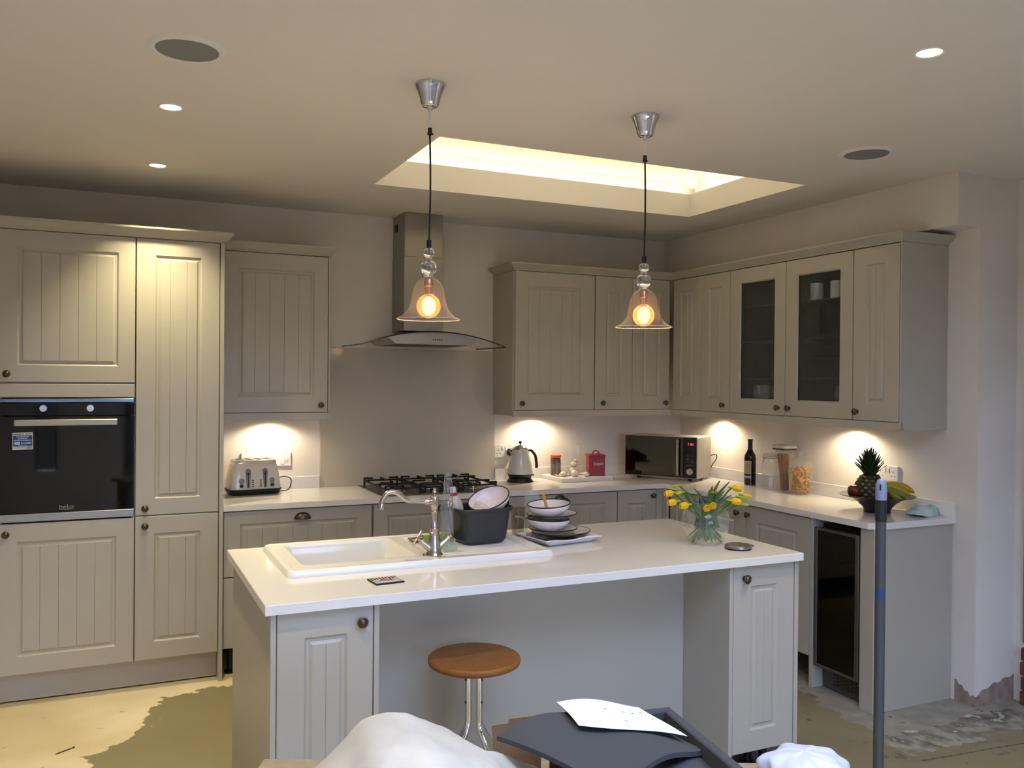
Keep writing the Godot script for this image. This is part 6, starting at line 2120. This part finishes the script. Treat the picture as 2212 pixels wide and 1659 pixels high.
func microwave() -> void:
	# front lower edge runs from (-0.597, 0.186) to (-0.312, 0.621)
	var a := Vector2(-0.597, 0.186)
	var c := Vector2(-0.312, 0.621)
	var w := a.distance_to(c)
	var mid := (a + c) * 0.5
	var t := thing("microwave", "silver microwave with a black mirrored door, set across the corner of the worktop", "microwave", Vector3(mid.x, WT, mid.y), -56.8)
	var d := 0.275
	var y0 := 0.017
	var y1 := 0.294
	var b := MB.new()
	b.bx(Vector3(-w / 2, y0, -d), Vector3(w / 2, y1, -0.012), 0.003)
	obj("case", b, mat(Color(0.72, 0.69, 0.66), 0.34, 0.55), t)
	b = MB.new()
	b.bx(Vector3(-w / 2, y0, -0.0115), Vector3(w / 2, y0 + 0.006, 0.0), 0.001)
	b.bx(Vector3(w / 2 - 0.004, y0 + 0.006, -0.0115), Vector3(w / 2, y1, 0.0), 0.001)
	b.bx(Vector3(-w / 2, y0 + 0.006, -0.0115), Vector3(-w / 2 + 0.003, y1, 0.0), 0.001)
	obj("front_trim", b, mat(Color(0.62, 0.60, 0.57), 0.3, 0.8), t)
	b = MB.new()
	var xs := w / 2 - 0.094
	b.bx(Vector3(-w / 2 + 0.004, y0 + 0.007, -0.0115), Vector3(xs - 0.0015, y1 - 0.002, 0.002), 0.001)
	var dr := obj("door", b, mat(Color(0.34, 0.34, 0.31), 0.03, 1.0), t)
	b = MB.new()
	b.bx(Vector3(xs + 0.0015, y0 + 0.007, -0.0115), Vector3(w / 2 - 0.005, y1 - 0.002, 0.002), 0.001)
	var cp := obj("control_panel", b, M.gloss, t)
	b = MB.new()
	b.bx(Vector3(xs - 0.045, y0 + 0.018, 0.016), Vector3(xs - 0.028, y1 - 0.014, 0.024), 0.003)
	for y in [y0 + 0.03, y1 - 0.03]:
		b.bx(Vector3(xs - 0.041, y - 0.006, 0.0015), Vector3(xs - 0.032, y + 0.006, 0.017))
	obj("handle", b, mat(Color(0.66, 0.64, 0.56), 0.35, 0.6), dr)
	text("display", "1:40", 0.021, glow(Color(0.95, 0.06, 0.20), 1.6), cp, Vector3(xs + 0.049, y1 - 0.046, 0.0022), Vector3.ZERO, "Droid Sans", 0.0004)
	var grey := mat(Color(0.20, 0.20, 0.20), 0.5)
	for r in 3:
		for k in 2:
			b = MB.new()
			b.bx(Vector3(xs + 0.022 + k * 0.030, y1 - 0.130 - r * 0.020, 0.0015), Vector3(xs + 0.040 + k * 0.030, y1 - 0.118 - r * 0.020, 0.003), 0.0006)
			obj("button", b, grey, cp)
	b = MB.new()
	b.bx(Vector3(xs + 0.022, y1 - 0.194, 0.0015), Vector3(xs + 0.072, y1 - 0.180, 0.003), 0.0006)
	obj("button", b, grey, cp)
	b = MB.new()
	b.t = Transform3D(Basis(Vector3.RIGHT, PI / 2), Vector3(xs + 0.047, y0 + 0.050, 0.002))
	b.lathe([Vector2(0.022, 0.0), Vector2(0.021, 0.016), Vector2(0.019, 0.018), Vector2(0.0, 0.018)], 30)
	obj("dial", b, mat(Color(0.74, 0.72, 0.70), 0.3, 0.7), cp)
	for x in [-w / 2 + 0.09, w / 2 - 0.06]:
		for z in [-0.035, -d + 0.04]:
			b = MB.new()
			b.lathe([Vector2(0.0, 0.0), Vector2(0.012, 0.0), Vector2(0.014, 0.017), Vector2(0.0, 0.017)], 14)
			obj("foot", b, M.rubber, t).position = Vector3(x, 0, z)
	b = MB.new()
	var cv := Curve3D.new()
	for q in [[Vector3(w / 2 - 0.02, 0.142, -d + 0.002), Vector3(0.0, 0.015, -0.02)], [Vector3(w / 2 + 0.030, 0.165, -d - 0.012), Vector3(0.012, 0.0, 0)], [Vector3(w / 2 + 0.034, 0.135, -d - 0.012), Vector3(-0.006, -0.015, 0)], [Vector3(w / 2 + 0.004, 0.088, -d - 0.010), Vector3(-0.01, -0.02, 0)], [Vector3(w / 2 - 0.03, 0.02, -d - 0.010), Vector3(-0.01, -0.01, 0)]]:
		cv.add_point(q[0], -q[1], q[1])
	cv.bake_interval = 0.008
	b.tube(Array(cv.get_baked_points()), 0.0032, 8)
	obj("cord", b, M.rubber, t)


func fruit() -> void:
	var c := Vector3(-0.232, WT, 2.045)
	var t := thing("fruit_bowl", "wide dark flared bowl of fruit near the end of the right worktop", "bowl", c)
	var b := MB.new()
	b.lathe([Vector2(0.0, 0.0), Vector2(0.066, 0.0), Vector2(0.068, 0.005), Vector2(0.064, 0.009), Vector2(0.072, 0.026), Vector2(0.094, 0.050), Vector2(0.130, 0.072), Vector2(0.168, 0.083), Vector2(0.184, 0.086), Vector2(0.185, 0.090), Vector2(0.166, 0.089), Vector2(0.126, 0.078), Vector2(0.088, 0.056), Vector2(0.066, 0.032), Vector2(0.0, 0.022)], 56, 1.0)
	obj("bowl", b, mat(Color(0.115, 0.105, 0.095), 0.28), t)
	# pineapple, leaning a little
	var lean := Basis(Vector3.BACK, 0.02)
	var at := c + Vector3(-0.030, 0.034, -0.02)
	t = thing("pineapple", "whole pineapple with a green leafy crown, standing in the fruit bowl", "pineapple", at)
	t.basis = lean
	b = MB.new()
	var body := func(q: float) -> float: return 0.076 * pow(sin(PI * clampf(q * 0.86 + 0.10, 0, 1)), 0.5)
	b.grid(40, 20, func(u: float, q: float) -> Vector3:
		var r: float = body.call(q) * (0.0 if q > 0.999 else 1.0)
		return Vector3(r * cos(u * TAU), 0.168 * q, r * sin(u * TAU)), true)
	obj("body", b, mat(Color(0.14, 0.12, 0.055), 0.7), t)
	# eyes: one scale each
	var em := [mat(Color(0.46, 0.43, 0.29), 0.7), mat(Color(0.36, 0.35, 0.22), 0.7)]
	for r in 9:
		var q := 0.06 + r * 0.105
		for k in 13:
			var u := (k + 0.5 * (r % 2)) / 13.0
			var a := u * TAU
			var rad: float = body.call(q)
			var pos := Vector3(rad * cos(a), 0.168 * q, rad * sin(a))
			var out := Vector3(cos(a), (body.call(q - 0.05) - body.call(q + 0.05)) / 0.0168, sin(a)).normalized()
			var s: float = 0.0112 * clampf(rad / 0.076, 0.55, 1.0)
			b = MB.new()
			var e1 := Vector3.UP.cross(out).normalized()
			var e2 := out.cross(e1)
			b.t = Transform3D(Basis(e1, e2, out), pos)
			var mid := Vector3(0, 0, 0.0046)
			for j in 6:
				var a0 := j * TAU / 6 + 0.5
				var a1 := (j + 1) * TAU / 6 + 0.5
				var p0 := Vector3(cos(a0) * s, sin(a0) * s * 0.78, 0.0012)
				var p1 := Vector3(cos(a1) * s, sin(a1) * s * 0.78, 0.0012)
				var g := (p1 - p0).cross(mid - p0).normalized()
				b.tri(p0, p1, mid, g, g, g)
			obj("eye", b, em[(r + k) % 2], t)
	var lm := mat(Color(0.15, 0.22, 0.10), 0.5)
	for i in 64:
		var f := i / 63.0
		var a := i * 2.39996
		var len := lerpf(0.050, 0.092, f)
		var tilt := lerpf(0.95, 0.08, pow(f, 0.75))
		var base := Vector3(0.026 * cos(a) * (1 - f), 0.156 + 0.055 * f, 0.026 * sin(a) * (1 - f))
		var dir := Vector3(cos(a) * sin(tilt), cos(tilt), sin(a) * sin(tilt))
		var sd := Vector3(-sin(a), 0, cos(a))
		b = MB.new()
		for back in [false, true]:
			b.grid(2, 7, func(u: float, q: float) -> Vector3:
				var hw := 0.0115 * (1.0 - q * q) + 0.0002
				var bend := Vector3(cos(a), -0.1, sin(a)) * (0.016 * q * q * (0.3 + tilt)) + Vector3.UP * 0.020 * q * (1 - f)
				return base + dir * len * q + bend + sd * hw * (u * 2 - 1) + dir.cross(sd) * (-0.003 * (1 - absf(u * 2 - 1)) + (0.001 if back else 0.0)), false, back)
		obj("leaf", b, lm, t)
	# apples
	var am := mat(Color(0.36, 0.12, 0.06), 0.35)
	for p in [[Vector3(-0.112, 0.074, -0.045), "red apple at the left of the fruit bowl, beside the pineapple"], [Vector3(0.045, 0.052, 0.045), "dark red apple in the fruit bowl below the bananas"]]:
		t = thing("apple", p[1], "apple", c + p[0], 0, "apples in the fruit bowl")
		b = MB.new()
		b.lathe([Vector2(0.0, 0.006), Vector2(0.010, 0.0), Vector2(0.022, 0.003), Vector2(0.033, 0.018), Vector2(0.0365, 0.036), Vector2(0.033, 0.053), Vector2(0.021, 0.064), Vector2(0.009, 0.065), Vector2(0.0, 0.058)], 28, 2.0)
		obj("flesh", b, am, t)
		b = MB.new()
		b.tube([Vector3(0, 0.058, 0), Vector3(0.002, 0.074, 0)], 0.0014, 6)
		obj("stalk", b, mat(Color(0.2, 0.14, 0.08), 0.8), t)
	# bananas
	var right := Vector3(0.9077, 0, 0.4194)
	var near := Vector3(-0.4194, 0, 0.9077)
	var ym := mat(Color(0.72, 0.60, 0.10), 0.45)
	var gm := mat(Color(0.50, 0.52, 0.12), 0.45)
	for i in 4:
		var lab: String = ["topmost banana lying in the fruit bowl", "second banana, yellow, lying below the topmost one", "greenish banana at the front of the bunch in the fruit bowl", "lowest greenish banana in the fruit bowl"][i]
		t = thing("banana", lab, "banana", c, 0, "bananas in the fruit bowl")
		var root := right * 0.024 + Vector3(0, 0.130 - 0.004 * i, 0) + near * (-0.02 + 0.008 * i)
		var mid := right * (0.120 - 0.016 * i) + Vector3(0, 0.158 - 0.022 * i, 0) + near * (0.0 + 0.018 * i)
		var tip := right * (0.182 - 0.030 * i) + Vector3(0, 0.104 - 0.012 * i, 0) + near * (0.012 + 0.020 * i)
		var pts := []
		var rad := []
		for k in 15:
			var s := k / 14.0
			pts.append(root.lerp(mid, s).lerp(mid.lerp(tip, s), s))
			rad.append(0.0195 * pow(sin(PI * clampf(s * 0.86 + 0.09, 0, 1)), 0.55))
		b = MB.new()
		b.tube(pts, rad, 12)
		obj("fruit", b, ym if i < 2 else gm, t)
		b = MB.new()
		b.tube([pts[0] + right * 0.004, pts[0] - right * 0.012 + Vector3(0, 0.008, 0)], [0.0065, 0.006], 8)
		b.tube([pts[14] - (pts[14] - pts[13]) * 0.2, pts[14] + (pts[14] - pts[13]) * 0.35], [0.005, 0.0035], 8)
		obj("stalk", b, mat(Color(0.20, 0.17, 0.07), 0.7), t)


func stool_and_front() -> void:
	var t := thing("bar_stool", "round wooden-seated stool with tubular steel legs in the island recess", "stool", Vector3(-2.740, 0, 2.655))
	var b := MB.new()
	b.lathe([Vector2(0.0, 0.632), Vector2(0.140, 0.632), Vector2(0.152, 0.638), Vector2(0.1555, 0.648), Vector2(0.1545, 0.656), Vector2(0.150, 0.660), Vector2(0.10, 0.6585), Vector2(0.0, 0.656)], 72, 0.9)
	var wood := mat(Color.WHITE, 0.5)
	var nz := FastNoiseLite.new()
	nz.seed = 9
	nz.frequency = 0.02
	nz.fractal_octaves = 3
	var tx := NoiseTexture2D.new()
	tx.width = 512
	tx.height = 512
	tx.seamless = true
	tx.noise = nz
	var gr := Gradient.new()
	gr.set_color(0, Color(0.50, 0.31, 0.13))
	gr.set_color(1, Color(0.60, 0.40, 0.18))
	tx.color_ramp = gr
	wood.albedo_texture = tx
	wood.uv1_triplanar = true
	wood.uv1_scale = Vector3(0.8, 6.0, 6.0)
	obj("seat", b, wood, t)
	b = MB.new()
	b.lathe([Vector2(0.0, 0.622), Vector2(0.055, 0.622), Vector2(0.060, 0.6315), Vector2(0.0, 0.6315)], 28)
	obj("seat_plate", b, M.steel, t)
	for k in 4:
		var a := PI / 4 + k * PI / 2 + 0.42
		var o := Vector3(cos(a), 0, sin(a))
		b = MB.new()
		var cv := Curve3D.new()
		cv.add_point(o * 0.026 + Vector3(0, 0.622, 0), Vector3.ZERO, Vector3.ZERO)
		cv.add_point(o * 0.026 + Vector3(0, 0.452, 0), Vector3(0, 0.02, 0), Vector3(0, -0.035, 0))
		cv.add_point(o * 0.062 + Vector3(0, 0.375, 0), Vector3(-0.012, 0.03, -0.012) * Vector3(o.x, 1, o.z).abs() if false else -o * 0.02 + Vector3(0, 0.03, 0), o * 0.06 - Vector3(0, 0.09, 0))
		cv.add_point(o * 0.205 + Vector3(0, 0.012, 0), -o * 0.03 + Vector3(0, 0.08, 0), Vector3.ZERO)
		cv.bake_interval = 0.012
		b.tube(Array(cv.get_baked_points()), 0.0115, 16)
		var leg := obj("leg", b, M.chrome, t)
		b = MB.new()
		b.t.origin = o * 0.205
		b.lathe([Vector2(0.0, 0.0), Vector2(0.016, 0.0), Vector2(0.0145, 0.028), Vector2(0.0, 0.03)], 14)
		obj("rubber_foot", b, M.rubber, leg)
		b = MB.new()
		for y in [0.590, 0.515]:
			b.ball(o * 0.0375 + Vector3(0, y, 0), Vector3(0.0045, 0.0055, 0.0045), 10)
		obj("bolts", b, M.knob, leg)
	# old table in the foreground, only its far edge in the photo
	t = thing("work_table", "dusty beige board table at the bottom edge, under the foam and dust sheet", "table", Vector3(-3.108, 0, 3.926), -24.8)
	b = MB.new()
	b.bx(Vector3(-0.64, 0.692, -0.38), Vector3(0.66, 0.718, 0.36), 0.002)
	obj("tabletop", b, noisy(mat(Color(0.66, 0.60, 0.48), 0.85), 0.03, Color(0.85, 0.84, 0.82), Color.WHITE, 1.0, 12), t)
	for x in [-0.58, 0.60]:
		for z in [-0.32, 0.30]:
			b = MB.new()
			b.bx(Vector3(x - 0.025, 0, z - 0.025), Vector3(x + 0.025, 0.6915, z + 0.025), 0.003)
			obj("leg", b, mat(Color(0.55, 0.45, 0.32), 0.7), t)
	var ty := 0.7185
	# heap of white dust sheet
	var prof := [Vector2(-3.66, 0.0), Vector2(-3.60, 0.022), Vector2(-3.53, 0.092), Vector2(-3.475, 0.145), Vector2(-3.42, 0.194), Vector2(-3.395, 0.207), Vector2(-3.35, 0.213), Vector2(-3.32, 0.207), Vector2(-3.27, 0.182), Vector2(-3.196, 0.142), Vector2(-3.10, 0.091), Vector2(-3.02, 0.050), Vector2(-3.00, 0.0), Vector2(-2.98, 0.0)]
	var hp := func(x: float) -> float:
		for i in prof.size() - 1:
			if x <= prof[i + 1].x:
				var s: float = clampf((x - prof[i].x) / (prof[i + 1].x - prof[i].x), 0, 1)
				return lerpf(prof[i].y, prof[i + 1].y, s)
		return 0.0
	var n1 := FastNoiseLite.new()
	n1.seed = 3
	n1.frequency = 5.0
	b = MB.new()
	b.grid(90, 60, func(u: float, w: float) -> Vector3:
		var x := lerpf(-3.66, -2.99, u)
		var tail := smoothstep(-3.22, -3.12, x)
		var za := lerpf(3.575, 3.655, tail)
		var zb := lerpf(4.30, 3.80, tail)
		var z := lerpf(za, zb, w)
		var g := smoothstep(0.0, 0.17 + 0.25 * tail, w) * (1.0 - 0.25 * smoothstep(0.25, 0.85, w)) * (1.0 - smoothstep(0.80 - 0.15 * tail, 1.0, w))
		var h: float = (hp.call(x - 0.01) + hp.call(x + 0.01) + hp.call(x)) / 3.0
		return Vector3(x, ty + 0.001 + h * g + 0.010 * g * n1.get_noise_2d(x * 1.3, z * 1.3) * minf(h * 8.0, 1.0), z), false, false)
	var dm := noisy(mat(Color(0.86, 0.83, 0.77), 0.85), 0.008, Color(0.80, 0.80, 0.80), Color(1, 1, 1), 0.9, 21)
	tag(obj("dust_sheet", b, dm), "heap of smudged white dust sheet at the bottom edge, left of the grey foam", "dust sheet")
	# cardboard, black case, foam packaging
	b = MB.new()
	b.t = Transform3D(Basis(Vector3.UP, -0.25), Vector3(-3.045, ty, 3.625))
	b.prism(PackedVector2Array([Vector2(-0.055, 0.0), Vector2(0.06, 0.0), Vector2(0.06, 0.132), Vector2(-0.012, 0.128), Vector2(-0.014, 0.119), Vector2(-0.050, 0.116), Vector2(-0.046, 0.06)]), -0.002, 0.002)
	b.t = Transform3D(Basis(Vector3.UP, -0.25), Vector3(-3.045, ty, 3.625))
	b.bx(Vector3(-0.04, 0.0, 0.002), Vector3(0.05, 0.003, 0.035))
	tag(obj("cardboard_flap", b, noisy(mat(Color(0.62, 0.49, 0.36), 0.9), 0.05, Color(0.9, 0.9, 0.9), Color.WHITE, 2.0)), "torn brown cardboard flap standing left of the black foam", "cardboard")
	t = thing("black_case", "low glossy black plastic case in front of the cardboard, left of the foam tray", "case", Vector3(-3.070, ty, 3.905), 12)
	b = MB.new()
	b.bx(Vector3(-0.055, 0.0, -0.085), Vector3(0.035, 0.060, 0.16), 0.004)
	obj("base", b, mat(Color(0.035, 0.035, 0.033), 0.25), t)
	b = MB.new()
	b.bx(Vector3(-0.060, 0.0605, -0.09), Vector3(0.035, 0.082, 0.16), 0.006)
	obj("lid", b, mat(Color(0.05, 0.055, 0.05), 0.3), t)
	t = thing("foam_tray", "dark grey foam packing tray with a raised edge, under the loose foam sheets", "foam tray", Vector3(-2.885, ty, 3.890), -9)
	var foam := noisy(mat(Color(0.34, 0.34, 0.34), 0.95), 0.25, Color(0.62, 0.62, 0.62), Color.WHITE, 7.0, 31)
	b = MB.new()
	b.bx(Vector3(-0.145, 0.0, -0.160), Vector3(0.135, 0.110, 0.170), 0.004)
	obj("base", b, mat(Color(0.04, 0.043, 0.055), 0.6), t)
	b = MB.new()
	b.bx(Vector3(-0.145, 0.1105, -0.160), Vector3(0.135, 0.150, -0.138), 0.003)
	b.bx(Vector3(0.113, 0.1105, -0.138), Vector3(0.135, 0.150, 0.170), 0.003)
	obj("raised_edge", b, foam, t)
	var A := Vector3(-3.122, 0.846, 3.704)
	var B := Vector3(-2.838, 0.862, 3.705)
	var C := Vector3(-2.770, 0.856, 3.935)
	var D := Vector3(-3.015, 0.842, 3.985)
	b = MB.new()
	b.sheet(30, 22, func(u: float, w: float) -> Vector3:
		var p := A.lerp(B, u).lerp(D.lerp(C, u), w)
		p.y += 0.022 * sin(u * PI * 1.1) * (1.0 - 0.6 * w) + 0.006 * sin(u * 7.0 + w * 4.0) + 0.004
		return p, 0.010)
	tag(obj("foam_sheet", b, foam), "large wavy dark grey foam sheet under the white paper", "foam sheet")
	b = MB.new()
	b.sheet(20, 14, func(u: float, w: float) -> Vector3:
		var p := Vector3(-2.930, 0.836, 3.900).lerp(Vector3(-2.745, 0.838, 3.880), u).lerp(Vector3(-2.930, 0.834, 4.02).lerp(Vector3(-2.760, 0.838, 4.015), u), w)
		p.y += 0.004 * sin(u * 9.0 + w * 5.0)
		return p, 0.010)
	tag(obj("foam_sheet", b, foam), "smaller dark grey foam sheet poking out under the large one", "foam sheet")
	# leaflet
	t = thing("leaflet", "folded white paper leaflet with printed diagrams, lying on the foam", "leaflet", Vector3.ZERO)
	var P0 := Vector3(-2.969, 0.8885, 3.678)
	var P1 := Vector3(-2.802, 0.8785, 3.745)
	var P2 := Vector3(-2.790, 0.8665, 3.905)
	var P3 := Vector3(-2.978, 0.8805, 3.792)
	var im := Image.create(512, 256, false, Image.FORMAT_RGB8)
	im.fill(Color(0.95, 0.95, 0.95))
	var rg := RandomNumberGenerator.new()
	rg.seed = 8
	for r in 12:
		var y := 22 + r * 18
		var x := 200 + r * 6
		while x < 480:
			var ww := rg.randi_range(8, 40)
			if rg.randf() < 0.55:
				im.fill_rect(Rect2i(x, y + rg.randi_range(-2, 2), ww, 2), Color(0.55, 0.55, 0.57))
			if rg.randf() < 0.16 and r > 1 and r < 9:
				for q in 7:
					im.fill_rect(Rect2i(x + rg.randi_range(0, 22), y + rg.randi_range(-5, 6), rg.randi_range(3, 9), 3), Color(0.22, 0.22, 0.24))
			x += ww + 8
	var pm := mat(Color.WHITE, 0.6)
	pm.albedo_texture = ImageTexture.create_from_image(im)
	b = MB.new()
	b.grid(20, 12, func(u: float, w: float) -> Vector3:
		var p := P0.lerp(P1, u).lerp(P3.lerp(P2, u), w)
		p.y += 0.007 * sin(u * PI) + 0.004 * sin(u * 5.0 + w * 3.0)
		return p, false, false)
	b.grid(20, 12, func(u: float, w: float) -> Vector3:
		var p := P0.lerp(P1, u).lerp(P3.lerp(P2, u), w)
		p.y += 0.007 * sin(u * PI) + 0.004 * sin(u * 5.0 + w * 3.0) - 0.0006
		return p, false, true)
	obj("page", b, pm, t)
	# clear film and white bag
	b = MB.new()
	b.grid(16, 16, func(u: float, w: float) -> Vector3:
		return Vector3(-3.03 + 0.075 * u, ty + 0.10 * sin(PI * clampf(u * 0.8 + 0.2, 0, 1)) * smoothstep(0.0, 0.35, w) + 0.006 * sin(u * 19.0 + w * 13.0), 3.90 + 0.17 * w), false, false)
	tag(obj("plastic_film", b, pane(Color(0.75, 0.76, 0.80, 0.25), 0.12)), "scrap of clear plastic film hanging in front of the foam tray", "plastic film")
	b = MB.new()
	b.grid(44, 36, func(u: float, w: float) -> Vector3:
		var a := u * TAU
		var f := w * PI / 2
		var k := 1.0 + 0.10 * sin(a * 5.0 + f * 3.0) + 0.05 * sin(a * 9.0 - f * 5.0)
		return Vector3(-2.462 + 0.098 * k * cos(f) * cos(a), ty + 0.001 + 0.056 * pow(sin(f), 0.6) * (0.9 + 0.12 * k), 3.885 + 0.085 * k * cos(f) * sin(a)), true)
	tag(obj("plastic_bag", b, mat(Color(0.82, 0.83, 0.90), 0.35)), "crumpled white plastic bag at the bottom edge, right of the foam", "bag")
	# broom
	t = thing("broom", "grey broom handle with a dark grip standing upright at the right", "broom", Vector3(-1.9205, 0, 3.597))
	b = MB.new()
	b.lathe([Vector2(0.0, 0.085), Vector2(0.0140, 0.085), Vector2(0.0140, 1.205)], 24)
	obj("handle", b, mat(Color(0.245, 0.25, 0.25), 0.5), t)
	b = MB.new()
	b.lathe([Vector2(0.0140, 1.205), Vector2(0.0152, 1.207), Vector2(0.0152, 1.262), Vector2(0.0140, 1.264)], 24)
	obj("grip", b, mat(Color(0.06, 0.065, 0.07), 0.6), t)
	b = MB.new()
	b.lathe([Vector2(0.0148, 1.264), Vector2(0.0152, 1.290), Vector2(0.0142, 1.305), Vector2(0.0108, 1.317), Vector2(0.005, 1.322), Vector2(0.0, 1.323)], 24)
	obj("end_cap", b, mat(Color(0.52, 0.54, 0.60), 0.35), t)
	b = MB.new()
	b.box(Vector3(-0.0125, 1.300, 0.0088), Vector3(0.005, 0.018, 0.004), 0.002)
	obj("hanging_slot", b, M.black, t)
	b = MB.new()
	b.grid(8, 1, func(u: float, w: float) -> Vector3:
		var a := lerpf(1.5, 3.1, u)
		return Vector3(0.01415 * cos(a), 0.990 + 0.03 * w + 0.003 * sin(u * 8.0), 0.01415 * sin(a)), false, false)
	obj("tape", b, mat(Color(0.12, 0.24, 0.40), 0.6), t)
	b = MB.new()
	b.box(Vector3(0, 0.075, 0), Vector3(0.30, 0.030, 0.06), 0.008)
	obj("head", b, mat(Color(0.30, 0.10, 0.08), 0.5), t)
	b = MB.new()
	for i in 30:
		for j in 4:
			var p := Vector3(-0.14 + i * 0.00966, 0, -0.022 + j * 0.0147)
			b.tube([p + Vector3(0, 0.060, 0), p * Vector3(1.06, 1, 1.25) + Vector3(0, 0.001, 0)], 0.0022, 5)
	var br := obj("bristles", b, mat(Color(0.5, 0.45, 0.35), 0.8), t)
	br.set_meta("kind", "stuff")
	b = MB.new()
	b.t = Transform3D(Basis(Vector3.UP, 0.6), Vector3(-4.018, 0.003, 1.229))
	b.tube([Vector3(-0.040, 0, 0), Vector3(0.036, 0, 0), Vector3(0.042, 0, 0)], [0.0022, 0.0022, 0.004], 8)
	tag(obj("nail", b, mat(Color(0.22, 0.16, 0.10), 0.6)), "dark nail lying on the pale dusty floor at the lower left", "nail")
